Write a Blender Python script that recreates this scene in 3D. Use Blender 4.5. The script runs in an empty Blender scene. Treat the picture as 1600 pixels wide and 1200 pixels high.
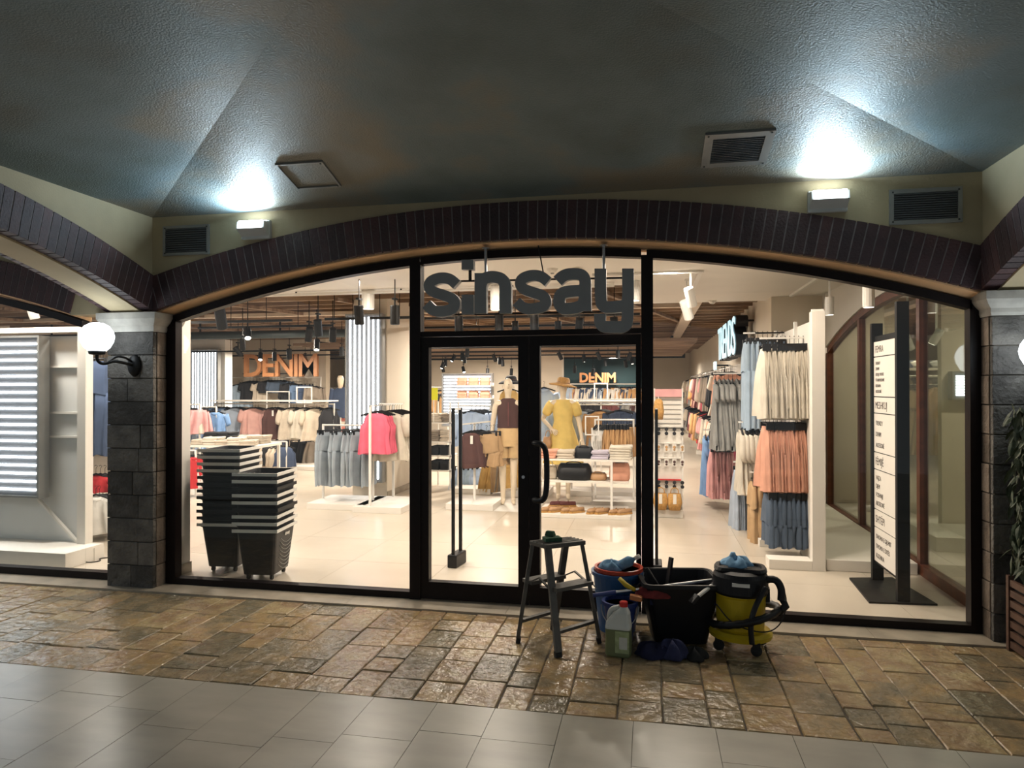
import bpy, bmesh, math, random
from mathutils import Vector, Matrix
R = random.Random(11)
sc = bpy.context.scene
C = sc.collection
PI = math.pi
# ------------------------------------------------------------ camera, world, lights, exposure
F, YAW, PIT, ROL, CD, CH = 1080.0, 0.19665, 0.00559, -0.0007, 5.013, 1.6
fw = Vector((-math.sin(YAW), math.cos(YAW), 0)); rt = Vector((math.cos(YAW), math.sin(YAW), 0)); up = Vector((0, 0, 1))
f2 = fw*math.cos(PIT)+up*math.sin(PIT); u2 = up*math.cos(PIT)-fw*math.sin(PIT)
r3 = rt*math.cos(ROL)+u2*math.sin(ROL); u3 = u2*math.cos(ROL)-rt*math.sin(ROL)
EYE = Vector((0, -CD, CH))
cam = bpy.data.cameras.new('camera'); cam.sensor_width = 36; cam.lens = F/1600*36; cam.clip_start = .05
camo = bpy.data.objects.new('camera', cam); C.objects.link(camo)
m = Matrix((r3, u3, -f2)).transposed().to_4x4(); m.translation = EYE; camo.matrix_world = m
sc.camera = camo
def ray(px, py): return f2*F+r3*(px-800)-u3*(py-600)
def at(px, py, Y):
    d = ray(px, py); return EYE+d*((Y+CD)/d.y)
def atX(px, py, X):
    d = ray(px, py); return EYE+d*(X/d.x)
def fl(px, py, z=0.0):
    d = ray(px, py); return EYE+d*((z-CH)/d.z)
w = bpy.data.worlds.new('world'); sc.world = w; w.use_nodes = True
w.node_tree.nodes['Background'].inputs[0].default_value = (.62, .70, .74, 1)
w.node_tree.nodes['Background'].inputs[1].default_value = .36
sc.view_settings.view_transform = 'Standard'; sc.view_settings.look = 'None'
sc.view_settings.exposure = 0.35; sc.view_settings.gamma = 1
try: sc.view_settings.use_curve_mapping = False
except Exception: pass
sc.cycles.use_denoising = True
sc.cycles.max_bounces = 8; sc.cycles.diffuse_bounces = 3; sc.cycles.glossy_bounces = 3
sc.cycles.transparent_max_bounces = 16; sc.cycles.transmission_bounces = 4
sc.cycles.sample_clamp_indirect = 4; sc.cycles.caustics_reflective = False; sc.cycles.caustics_refractive = False
def light(name, kind, loc, energy, col, size=.3, rot=(0, 0, 0), **k):
    l = bpy.data.lights.new(name, kind); l.energy = energy; l.color = col
    if kind == 'AREA':
        l.shape = 'DISK'; l.size = size
        if 'spread' in k: l.spread = k['spread']
        if 'sy' in k: l.shape = 'RECTANGLE'; l.size_y = k['sy']
    else: l.shadow_soft_size = size
    if kind == 'SPOT': l.spot_size = k.get('ang', 2.2); l.spot_blend = .6
    o = bpy.data.objects.new(name, l); o.location = loc; o.rotation_euler = rot; C.objects.link(o); return o
WARM = (1, .87, .74)
def look(d):
    return Vector(d).to_track_quat('-Z', 'Y').to_euler()
CXL = -.9
# shop ceiling downlights
light('ceiling_downlight', 'AREA', (.9, .8, 2.80), 20, (1, .85, .70), .22)
for x in (-3.1, -1.6, .0): light('ceiling_downlight', 'AREA', (x, .55, 2.80), 22, WARM, .22)
for x in (-3.1, -1.6, .2): light('ceiling_downlight', 'AREA', (x, 2.3, 2.80), 28, WARM, .22)
for x, y in ((-6.6, 6), (-4.8, 7.8), (-2.6, 6.3), (-.4, 6.3), (-6, 10.2), (-9, 9.8), (-3, 10), (0, 10), (-4.5, 14), (-1, 14.5), (.4, 18.5), (-5.5, 18), (-7.2, 3.4)):
    light('ceiling_downlight', 'AREA', (x, y, 2.66 if y < 8.5 else 2.44), 76, WARM, .22)
light('ceiling_downlight', 'AREA', (-6.3, 1.9, 2.80), 30, (1, .93, .85), .22)
light('ceiling_downlight', 'AREA', (-5.75, .30, 2.78), 42, (1, .93, .85), .22)
light('ceiling_downlight', 'AREA', (-4.75, 1.1, 2.78), 24, (1, .93, .85), .2)
light('passage_fill_light', 'AREA', (-8.5, -3.5, 3.0), 40, (.86, .94, 1), 1.2)  # fill lights added to brighten the passage, no fitting behind them
light('passage_fill_light', 'AREA', (5.0, -3.5, 3.0), 10, (1, .86, .65), 1.2)
light('ceiling_downlight', 'AREA', (3.7, 2.0, 2.75), 22, (1, .85, .66), .2)
light('ceiling_downlight', 'AREA', (3.3, 4.3, 2.75), 30, (1, .85, .68), .2)
light('ceiling_downlight', 'AREA', (3.9, 8, 2.75), 40, (1, .85, .68), .2)
# ------------------------------------------------------------ materials
M = {}
def nn(nt, t, **k):
    n = nt.nodes.new(t)
    for a, b in k.items(): setattr(n, a, b)
    return n
def mat(name, col, rough=.5, metal=0, vary=0, noise=0, nscale=8, bump=0, bscale=60, col2=None, emit=None, es=0, spec=.5, coat=0):
    if name in M: return M[name]
    ma = bpy.data.materials.new(name); ma.use_nodes = True; nt = ma.node_tree
    b = nt.nodes['Principled BSDF']; L = nt.links.new
    b.inputs['Base Color'].default_value = (*col, 1); b.inputs['Roughness'].default_value = rough
    b.inputs['Metallic'].default_value = metal; b.inputs['Specular IOR Level'].default_value = spec
    b.inputs['Coat Weight'].default_value = coat
    if emit: b.inputs['Emission Color'].default_value = (*emit, 1); b.inputs['Emission Strength'].default_value = es
    tc = nn(nt, 'ShaderNodeTexCoord')
    src = None
    if noise or col2:
        no = nn(nt, 'ShaderNodeTexNoise'); no.inputs['Scale'].default_value = nscale; no.inputs['Detail'].default_value = 5
        L(tc.outputs['Object'], no.inputs['Vector'])
        mx = nn(nt, 'ShaderNodeMixRGB')
        c2 = col2 or tuple(c*(1-noise) for c in col)
        mx.inputs[1].default_value = (*col, 1); mx.inputs[2].default_value = (*c2, 1)
        rp = nn(nt, 'ShaderNodeMapRange'); rp.inputs[1].default_value = .38; rp.inputs[2].default_value = .66
        L(no.outputs[0], rp.inputs[0]); L(rp.outputs[0], mx.inputs[0]); src = mx.outputs[0]
    if vary:
        oi = nn(nt, 'ShaderNodeObjectInfo'); mr = nn(nt, 'ShaderNodeMapRange')
        mr.inputs[3].default_value = 1-vary; mr.inputs[4].default_value = 1+vary
        L(oi.outputs['Random'], mr.inputs[0])
        hv = nn(nt, 'ShaderNodeHueSaturation'); L(mr.outputs[0], hv.inputs['Value'])
        if src: L(src, hv.inputs['Color'])
        else: hv.inputs['Color'].default_value = (*col, 1)
        src = hv.outputs[0]
    if src: L(src, b.inputs['Base Color'])
    if bump:
        n2 = nn(nt, 'ShaderNodeTexNoise'); n2.inputs['Scale'].default_value = bscale; n2.inputs['Detail'].default_value = 4
        bp = nn(nt, 'ShaderNodeBump'); bp.inputs['Strength'].default_value = bump; bp.inputs['Distance'].default_value = .01
        L(tc.outputs['Object'], n2.inputs['Vector']); L(n2.outputs[0], bp.inputs['Height']); L(bp.outputs[0], b.inputs['Normal'])
    M[name] = ma; return ma
def ramp_mat(name, stops, scale, rough, bump, bscale, randoff=False, vary=0, coords='Object', stretch=(1, 1, 1), roughnoise=0):
    ma = bpy.data.materials.new(name); ma.use_nodes = True; nt = ma.node_tree; L = nt.links.new
    b = nt.nodes['Principled BSDF']; b.inputs['Roughness'].default_value = rough
    tc = nn(nt, 'ShaderNodeTexCoord'); mp = nn(nt, 'ShaderNodeMapping'); mp.inputs['Scale'].default_value = stretch
    if coords == 'World':
        ge = nn(nt, 'ShaderNodeNewGeometry'); L(ge.outputs['Position'], mp.inputs['Vector'])
    else: L(tc.outputs[coords], mp.inputs['Vector'])
    no = nn(nt, 'ShaderNodeTexNoise'); no.inputs['Scale'].default_value = scale; no.inputs['Detail'].default_value = 5
    L(mp.outputs[0], no.inputs['Vector'])
    fac = no.outputs[0]
    if randoff:
        oi = nn(nt, 'ShaderNodeObjectInfo'); ad = nn(nt, 'ShaderNodeMath', operation='MULTIPLY_ADD')
        ad.inputs[1].default_value = randoff; L(oi.outputs['Random'], ad.inputs[0])
        sb = nn(nt, 'ShaderNodeMath', operation='SUBTRACT'); sb.inputs[1].default_value = randoff/2
        L(no.outputs[0], sb.inputs[0]); L(sb.outputs[0], ad.inputs[2]); fac = ad.outputs[0]
    cr = nn(nt, 'ShaderNodeValToRGB'); e = cr.color_ramp.elements
    e[0].position, e[0].color = stops[0][0], (*stops[0][1], 1); e[1].position, e[1].color = stops[-1][0], (*stops[-1][1], 1)
    for p, c in stops[1:-1]:
        q = e.new(p); q.color = (*c, 1)
    L(fac, cr.inputs[0]); L(cr.outputs[0], b.inputs['Base Color'])
    n2 = nn(nt, 'ShaderNodeTexNoise'); n2.inputs['Scale'].default_value = bscale; n2.inputs['Detail'].default_value = 5
    L(mp.outputs[0], n2.inputs['Vector'])
    if roughnoise:
        mr = nn(nt, 'ShaderNodeMapRange'); mr.inputs[1].default_value = .36; mr.inputs[2].default_value = .65
        mr.inputs[3].default_value = rough-roughnoise; mr.inputs[4].default_value = rough+roughnoise
        L(n2.outputs[0], mr.inputs[0]); L(mr.outputs[0], b.inputs['Roughness'])
    bp = nn(nt, 'ShaderNodeBump'); bp.inputs['Strength'].default_value = bump; bp.inputs['Distance'].default_value = .02
    L(n2.outputs[0], bp.inputs['Height']); L(bp.outputs[0], b.inputs['Normal'])
    M[name] = ma; return ma
ceil_m = ramp_mat('painted_sky_plaster', [(.30, (.095, .105, .088)), (.40, (.11, .15, .155)), (.5, (.15, .195, .21)), (.60, (.23, .205, .16)), (.72, (.24, .245, .23))], .8, .55, .32, 95, coords='World')
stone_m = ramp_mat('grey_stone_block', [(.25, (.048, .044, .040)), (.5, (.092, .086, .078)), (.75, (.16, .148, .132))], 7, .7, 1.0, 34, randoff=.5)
stone_lit = ramp_mat('lit_stone_block', [(.25, (.10, .075, .055)), (.5, (.17, .13, .10)), (.75, (.24, .19, .15))], 6, .8, .8, 26, randoff=.4)  # column sides: same stone, window light painted in as warmer, paler colour
paver_m = ramp_mat('rustic_paving_stone', [(.22, (.17, .145, .095)), (.42, (.26, .20, .12)), (.55, (.35, .245, .12)), (.66, (.29, .195, .115)), (.8, (.40, .31, .17))], 5, .22, .75, 17, randoff=.55, coords='World', roughnoise=.10)
marble_m = ramp_mat('polished_marble', [(.25, (.27, .26, .225)), (.5, (.33, .315, .27)), (.75, (.39, .37, .32))], 2.2, .30, .03, 5, randoff=.22, coords='World', stretch=(1, 2.5, 1), roughnoise=0)
brick_m = ramp_mat('dark_brick', [(.2, (.038, .022, .026)), (.5, (.055, .028, .032)), (.8, (.085, .038, .040))], 9, .6, .3, 60, randoff=.5)
wood_ceil = ramp_mat('brown_ceiling_board', [(.25, (.14, .09, .06)), (.5, (.26, .17, .11)), (.75, (.42, .29, .19))], 3, .7, .2, 30, randoff=.3, stretch=(.25, 4, 1))
mat('cream_plaster', (.46, .38, .24), .75, noise=.12, nscale=3, bump=.15, bscale=80)
mat('interior_glow_plaster', (.80, .50, .27), .75, noise=.1, nscale=3, bump=.1, bscale=80)  # orange paints the shop's glow into the plaster under the front arches
mat('mortar', (.26, .235, .24), .9, noise=.3, nscale=20, bump=.3)
mat('dark_mortar', (.11, .095, .075), .9, noise=.3, nscale=20, bump=.3)
mat('threshold_stone', (.42, .36, .28), .45, noise=.25, nscale=6, bump=.05)
mat('capital_stone', (.42, .40, .36), .75, noise=.2, nscale=12, bump=.2)
mat('black_frame', (.010, .006, .006), .45, noise=.2, nscale=30, spec=.2)
mat('brown_frame', (.16, .045, .018), .38, noise=.35, nscale=14)
mat('shop_white', (.80, .76, .70), .6, noise=.04, nscale=2)
mat('shop_cream', (.74, .66, .55), .7, noise=.05, nscale=2)
mat('white_metal', (.82, .80, .76), .4, noise=.03)
mat('shop_floor', (.60, .53, .44), .30, vary=.03, noise=.06, nscale=2.5)
mat('floor_joint', (.42, .37, .30), .7, noise=.1)
mat('teal_wall', (.018, .050, .060), .8, noise=.15, nscale=3)
mat('black_metal', (.010, .010, .011), .5, noise=.15, nscale=20, spec=.25)
mat('black_plastic', (.010, .0105, .013), .45, noise=.15, nscale=15, spec=.3)
mat('grey_plastic', (.80, .79, .75), .45, noise=.08)
mat('steel', (.55, .55, .56), .35, metal=.9, noise=.1)
mat('sign_grey', (.30, .31, .32), .5, noise=.08)
mat('sign_edge', (.30, .30, .30), .5, noise=.08)
mat('grille_grey', (.30, .30, .29), .5, metal=.3, noise=.1)
mat('grille_dark', (.02, .022, .026), .6, noise=.1)
mat('slat_grey', (.10, .11, .12), .5, noise=.1)
mat('lamp_housing', (.60, .62, .62), .4, noise=.05)
mat('copper', (.62, .28, .12), .5, noise=.15, vary=.08)
mat('globe_glow', (.9, .9, .9), .3, emit=(.86, .95, 1), es=7, noise=.02)
mat('flood_lens', (.9, .9, .9), .3, emit=(.85, .95, 1), es=11, noise=.02)
mat('led_strip', (.95, .95, .95), .4, emit=(.90, .95, 1), es=6, noise=.01)
mat('booth_white', (.70, .70, .68), .6, noise=.03)
mat('led_back', (.22, .225, .24), .5, noise=.04)
mat('lit_letter', (.8, .9, .95), .4, emit=(.55, .85, .95), es=.8, noise=.01)
mat('spot_glow', (.9, .9, .9), .3, emit=(1, .92, .8), es=16, noise=.01)
mat('mannequin_skin', (.78, .66, .50), .4, noise=.03)
mat('straw', (.60, .33, .10), .8, noise=.3, nscale=60, bump=.4, bscale=120)
mat('tan_leather', (.48, .28, .14), .5, noise=.15, nscale=14, bump=.1)
mat('aluminium', (.12, .115, .105), .55, metal=.3, noise=.3, nscale=18, bump=.05)
mat('rubber', (.015, .015, .015), .8, noise=.1)
mat('sponge_green', (.03, .09, .05), .9, noise=.3, nscale=50, bump=.4)
mat('bucket_blue', (.02, .10, .28), .4, noise=.1)
mat('bucket_dark_blue', (.010, .03, .16), .4, noise=.1)
mat('bucket_red', (.50, .05, .02), .4, noise=.1)
mat('yellow_plastic', (.55, .40, .01), .4, noise=.12, nscale=10)
mat('red_cloth', (.22, .03, .03), .9, noise=.3, nscale=20, bump=.3)
mat('blue_cloth', (.20, .38, .58), .9, noise=.25, nscale=20, bump=.3)
mat('navy_cloth', (.010, .012, .05), .9, noise=.4, nscale=14, bump=.4)
mat('grey_cloth', (.30, .38, .45), .9, noise=.3, nscale=14, bump=.3)
mat('jug_plastic', (.62, .64, .60), .35, noise=.06)
mat('jug_liquid', (.16, .19, .09), .3, noise=.1)
mat('jug_label', (.42, .50, .26), .5, noise=.35, nscale=25)
mat('jug_label_white', (.60, .62, .56), .5, noise=.1, nscale=25)
mat('red_plastic', (.60, .02, .02), .4, noise=.1)
mat('orange_plastic', (.50, .18, .06), .5, noise=.1)
mat('yellow_sign', (.85, .85, .02), .5, noise=.03)
mat('paper_white', (.80, .76, .70), .7, noise=.03)
mat('ink', (.10, .085, .075), .8, noise=.05)
mat('leaf', (.10, .13, .075), .55, vary=.35, noise=.4, nscale=20)
mat('bark', (.06, .045, .03), .9, noise=.3, nscale=20, bump=.4)
mat('planter_wood', (.12, .060, .038), .55, vary=.12, noise=.35, nscale=14)
mat('soil', (.02, .014, .01), 1, noise=.4, nscale=30, bump=.5)
mat('duct', (.025, .038, .042), .5, noise=.15)
mat('teal_glass', (.10, .16, .16), .1, noise=.1)
def glass_mat(name, tint, refl):
    ma = bpy.data.materials.new(name); ma.use_nodes = True; nt = ma.node_tree; nt.nodes.clear(); L = nt.links.new
    o = nn(nt, 'ShaderNodeOutputMaterial'); t = nn(nt, 'ShaderNodeBsdfTransparent'); g = nn(nt, 'ShaderNodeBsdfGlossy')
    t.inputs[0].default_value = (*tint, 1); g.inputs['Roughness'].default_value = .0
    fr = nn(nt, 'ShaderNodeFresnel'); ge = nn(nt, 'ShaderNodeNewGeometry'); ml = nn(nt, 'ShaderNodeMath', operation='MULTIPLY_ADD'); ml.inputs[1].default_value = 1/1.45-1.45; ml.inputs[2].default_value = 1.45; L(ge.outputs['Backfacing'], ml.inputs[0]); L(ml.outputs[0], fr.inputs[0]); mu = nn(nt, 'ShaderNodeMath', operation='MULTIPLY'); mu.inputs[1].default_value = refl
    mx = nn(nt, 'ShaderNodeMixShader'); L(fr.outputs[0], mu.inputs[0]); L(mu.outputs[0], mx.inputs[0])
    L(t.outputs[0], mx.inputs[1]); L(g.outputs[0], mx.inputs[2]); L(mx.outputs[0], o.inputs[0]); M[name] = ma
glass_mat('clear_glass', (.97, .98, .97), .8)
glass_mat('side_glass', (.80, .84, .78), 1.6)
# ------------------------------------------------------------ mesh helpers
class MB:
    def __init__(s): s.v = []; s.f = []
    def add(s, vs, fs):
        o = len(s.v); s.v += [tuple(v) for v in vs]; s.f += [tuple(i+o for i in f) for f in fs]; return s
    def box(s, x0, x1, y0, y1, z0, z1):
        return s.add([(x0, y0, z0), (x1, y0, z0), (x1, y1, z0), (x0, y1, z0), (x0, y0, z1), (x1, y0, z1), (x1, y1, z1), (x0, y1, z1)],
                     [(0, 3, 2, 1), (4, 5, 6, 7), (0, 1, 5, 4), (1, 2, 6, 5), (2, 3, 7, 6), (3, 0, 4, 7)])
    def taper(s, c, z0, z1, w0, d0, w1, d1):
        x, y = c
        return s.add([(x-w0/2, y-d0/2, z0), (x+w0/2, y-d0/2, z0), (x+w0/2, y+d0/2, z0), (x-w0/2, y+d0/2, z0),
                      (x-w1/2, y-d1/2, z1), (x+w1/2, y-d1/2, z1), (x+w1/2, y+d1/2, z1), (x-w1/2, y+d1/2, z1)],
                     [(0, 3, 2, 1), (4, 5, 6, 7), (0, 1, 5, 4), (1, 2, 6, 5), (2, 3, 7, 6), (3, 0, 4, 7)])
    def hexa(s, v): return s.add(v, [(0, 3, 2, 1), (4, 5, 6, 7), (0, 1, 5, 4), (1, 2, 6, 5), (2, 3, 7, 6), (3, 0, 4, 7)])
    def bar(s, a, b, w, t=None):          # rectangular bar between two points
        a, b = Vector(a), Vector(b); t = t or w; d = (b-a).normalized()
        x = d.cross(Vector((0, 0, 1)));
        if x.length < 1e-3: x = Vector((1, 0, 0))
        x.normalize(); y = d.cross(x)
        q = lambda p: [p-x*w/2-y*t/2, p+x*w/2-y*t/2, p+x*w/2+y*t/2, p-x*w/2+y*t/2]
        return s.hexa(q(a)+q(b))
    def tube(s, pts, r, n=8, cap=True):
        pts = [Vector(p) for p in pts]; rs = r if isinstance(r, (list, tuple)) else [r]*len(pts); vs = []; u = None
        for i, p in enumerate(pts):
            d = (pts[min(i+1, len(pts)-1)]-pts[max(i-1, 0)]).normalized()
            if u is None:
                u = d.orthogonal().normalized()
            u = (u-d*u.dot(d)).normalized(); v = d.cross(u)
            vs += [p+(u*math.cos(2*PI*k/n)+v*math.sin(2*PI*k/n))*rs[i] for k in range(n)]
        fs = [(i*n+k, i*n+(k+1) % n, (i+1)*n+(k+1) % n, (i+1)*n+k) for i in range(len(pts)-1) for k in range(n)]
        if cap: fs += [tuple(range(n))[::-1], tuple((len(pts)-1)*n+k for k in range(n))]
        return s.add(vs, fs)
    def lathe(s, prof, n=16, c=(0, 0, 0), sx=1, sy=1, rot=None):
        vs = []
        for r, z in prof:
            for k in range(n):
                p = Vector((r*math.cos(2*PI*k/n)*sx, r*math.sin(2*PI*k/n)*sy, z))
                if rot: p = rot @ p
                vs.append(p+Vector(c))
        m_ = len(prof)
        fs = [(i*n+k, i*n+(k+1) % n, (i+1)*n+(k+1) % n, (i+1)*n+k) for i in range(m_-1) for k in range(n)]
        if prof[0][0] > 1e-4: fs.append(tuple(range(n))[::-1])
        if prof[-1][0] > 1e-4: fs.append(tuple((m_-1)*n+k for k in range(n)))
        return s.add(vs, fs)
    def rings(s, rs, cap0=True, cap1=True):
        n = len(rs[0]); vs = [p for r_ in rs for p in r_]
        fs = [(i*n+k, i*n+(k+1) % n, (i+1)*n+(k+1) % n, (i+1)*n+k) for i in range(len(rs)-1) for k in range(n)]
        if cap0: fs.append(tuple(range(n))[::-1])
        if cap1: fs.append(tuple((len(rs)-1)*n+k for k in range(n)))
        return s.add(vs, fs)
    def prism(s, poly, fn0, fn1):          # poly 2D; fn0/fn1 map to 3D for the two faces
        n = len(poly)
        return s.add([fn0(*p) for p in poly]+[fn1(*p) for p in poly],
                     [tuple(range(n))[::-1], tuple(range(n, 2*n))]+[(k, (k+1) % n, n+(k+1) % n, n+k) for k in range(n)])
    def build(s, name, ma, parent=None, world=False, smooth=False, label=None, bev=0, **k):
        me = bpy.data.meshes.new(name)
        vs = s.v
        if world and parent:
            off = Vector((0, 0, 0)); q = parent
            while q: off += q.location; q = q.parent
            vs = [(a-off.x, b-off.y, c-off.z) for a, b, c in vs]
        me.from_pydata(vs, [], s.f); me.update()
        me.materials.append(M[ma] if isinstance(ma, str) else ma)
        if smooth: me.polygons.foreach_set('use_smooth', [True]*len(me.polygons))
        o = bpy.data.objects.new(name, me); C.objects.link(o)
        if parent: o.parent = parent
        if label: o['label'] = label
        for a, b in k.items(): o[a] = b
        if bev:
            mo = o.modifiers.new('bevel', 'BEVEL'); mo.width = bev; mo.segments = 2; mo.limit_method = 'ANGLE'
        return o
def thing(name, label, cat, loc=(0, 0, 0), rz=0, group=None):
    o = bpy.data.objects.new(name, None); C.objects.link(o); o.location = loc; o.rotation_euler = (0, 0, rz)
    o.empty_display_size = .05
    o['label'] = label; o['category'] = cat
    if group: o['group'] = group
    return o
def tag(o, label, cat, group=None):
    o['label'] = label; o['category'] = cat
    if group: o['group'] = group
    return o
def struct(o): o['kind'] = 'structure'; return o
def kids(o): return [c for c in C.objects if c.parent == o]
_kidcache = {}
def dup(root, loc, rz=None, label=None, group=None, scale=None):
    if root.name not in _kidcache: _kidcache[root.name] = [(c, kids(c)) for c in kids(root)]
    r = root.copy(); C.objects.link(r); r.location = loc
    if rz is not None: r.rotation_euler = (0, 0, rz)
    if scale: r.scale = scale
    if label: r['label'] = label
    if group: r['group'] = group
    for ch, gs in _kidcache[root.name]:
        c = ch.copy(); C.objects.link(c); c.parent = r
        for g in gs:
            d = g.copy(); C.objects.link(d); d.parent = c
    return r
def smooth_path(pts, it=2):
    for _ in range(it):
        q = [pts[0]]
        for a, b in zip(pts, pts[1:]):
            a, b = Vector(a), Vector(b); q += [a*.75+b*.25, a*.25+b*.75]
        q.append(pts[-1]); pts = [Vector(p) for p in q]
    return pts
# ------------------------------------------------------------ corridor bay: ceiling vault, walls, brick arches
X0, X1, YF, YB, ZC = -3.89, 2.057, -.17, -5.37, 2.961
CX = (X0+X1)/2
def bay_ceiling():
    g = MB(); xm = CX; s = 2.6; zt = ZC+.17*(X1-X0)/2
    zt = ZC+.5056
    sf = .5056/.2
    a, b, c, d = (X0, YF, ZC), (X1, YF, ZC), (X1, YB, ZC), (X0, YB, ZC)
    p, q = (xm, YF-sf, zt), (xm, YB+sf, zt)
    g.add([a, b, c, d, p, q], [(0, 1, 4), (1, 2, 5, 4), (2, 3, 5), (3, 0, 4, 5)])
    o = [(v[0], v[1], v[2]+.12) for v in (a, b, c, d, p, q)]
    g.add(o, [(0, 4, 1), (1, 4, 5, 2), (2, 5, 3), (3, 5, 4, 0)])
    return g
struct(bay_ceiling().build('ceiling', ceil_m))
def arch_wall(name, fn, half, R_, zc, wtop, thick, side=None, brick_u=(-9, 9), soff=.955, mtr='cream_plaster', nb=88, back_bricks=False):
    """fn(u, w, z) maps: u along the wall from its centre, w into the wall. R_ inner brick radius, centre height zc."""
    g = MB(); N = 40
    us = [-half+2*half*i/N for i in range(N+1)]
    zo = lambda u, r_: math.sqrt(r_*r_-u*u)+zc
    for u0, u1 in zip(us, us[1:]):       # spandrel above the bricks
        g.hexa([fn(u0, 0, zo(u0, R_+.265)), fn(u1, 0, zo(u1, R_+.265)), fn(u1, thick, zo(u1, R_+.265)), fn(u0, thick, zo(u0, R_+.265)),
                fn(u0, 0, wtop), fn(u1, 0, wtop), fn(u1, thick, wtop), fn(u0, thick, wtop)])
    wall = struct(g.build(name, mtr))
    g = MB(); ri = R_-.03                  # plaster soffit ring between the brick rings
    w1 = thick-.07 if back_bricks else thick
    wa = .10 if back_bricks else .048
    bd = .082 if back_bricks else .030
    ra, rb = (R_-.012, R_-.012) if back_bricks else (R_-.01, R_-.045)
    for u0, u1 in zip(us, us[1:]):
        g.hexa([fn(u0, wa-.02, zo(u0, ra)), fn(u1, wa-.02, zo(u1, ra)), fn(u1, w1, zo(u1, rb)), fn(u0, w1, zo(u0, rb)),
                fn(u0, wa-.02, zo(u0, R_+.262)), fn(u1, wa-.02, zo(u1, R_+.262)), fn(u1, w1, zo(u1, R_+.262)), fn(u0, w1, zo(u0, R_+.262))])
    g.build('soffit', 'interior_glow_plaster' if not back_bricks else 'cream_plaster', wall)
    g = MB()                               # recessed mortar behind the joints
    for u0, u1 in zip(us, us[1:]):
        for wl, wh in ([(-.0112, bd-.004)]+([(thick-.068, thick+.005)] if back_bricks else [])):
            g.hexa([fn(u0, wl, zo(u0, R_+.006)), fn(u1, wl, zo(u1, R_+.006)), fn(u1, wh, zo(u1, R_+.006)), fn(u0, wh, zo(u0, R_+.006)),
                    fn(u0, wl, zo(u0, R_+.26)), fn(u1, wl, zo(u1, R_+.26)), fn(u1, wh, zo(u1, R_+.26)), fn(u0, wh, zo(u0, R_+.26))])
    g.build('mortar_joint', 'mortar', wall)
    th = math.asin(half/R_); da = 2*th/nb; me = None
    for wl, wh in ([(-.014, bd)]+([(thick-.075, thick+.008)] if back_bricks else [])):
        bw = R_*da/2-.0045; bt = (R_+.265)*da/2-.0045
        g = MB(); g.hexa([(-bw, wl, 0), (bw, wl, 0), (bw, wh, 0), (-bw, wh, 0), (-bt, wl, .268), (bt, wl, .268), (bt, wh, .268), (-bt, wh, .268)])
        me = None
        o0 = Vector(fn(0, 0, 0)); ex = Vector(fn(1, 0, 0))-o0; ey = Vector(fn(0, 1, 0))-o0
        for i in range(nb):
            t = -th+da*(i+.5); u = R_*math.sin(t)
            if not brick_u[0] <= u <= brick_u[1]: continue
            if me is None:
                o = g.build('brick', brick_m, wall, bev=0); me = o.data
            else:
                o = bpy.data.objects.new('brick', me); C.objects.link(o); o.parent = wall
            tz = Vector((0, 0, 1)); rx = ex*math.cos(t)-tz*math.sin(t); rz = ex*math.sin(t)+tz*math.cos(t)
            mm = Matrix((rx, ey, rz)).transposed().to_4x4(); mm.translation = Vector(fn(u, R.uniform(-.0007, .0007), R_*math.cos(t)+zc))
            o.matrix_basis = mm
    return wall
H = (X1-X0)/2
arch_wall('wall_front', lambda u, w_, z: (CX+u, YF+w_, z), H, 10.0, -7.34, 3.10, .22, soff=.955)
# side arches run towards the camera
YS = (YF+YB)/2; HS = (YF-YB)/2; RS = 7.3; ZS = 2.21-math.sqrt(RS*RS-HS*HS)
arch_wall('wall_left', lambda u, w_, z: (X0-w_, YS+u, z), HS, RS, ZS, 3.10, .41, brick_u=(-9, 9), nb=76, back_bricks=True)
arch_wall('wall_right', lambda u, w_, z: (X1+w_, YS-u, z), HS, RS, ZS, 3.10, .47, brick_u=(-9, 9), nb=76, back_bricks=True)
arch_wall('wall_back', lambda u, w_, z: (CX-u, YB-w_, z), H, 10.0, -7.34, 3.10, .40, brick_u=(99, 99), back_bricks=True)
# the next bay's shopfront arch on the left
arch_wall('wall_front_left_bay', lambda u, w_, z: (-7.62+u, YF+w_, z), 2.97, 10.0, -7.34, 3.10, .22, brick_u=(-9, 9))
struct(MB().box(-4.66, -4.28, YF, .05, 2.2, 3.1).build('wall_front_pier', 'cream_plaster'))
struct(MB().box(-11, -4.3, -5.4, -.17, 3.1, 3.2).build('ceiling_left_bay', ceil_m))
struct(MB().box(2.5, 6.5, -5.4, -.17, 3.1, 3.2).build('ceiling_right_bay', ceil_m))
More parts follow.
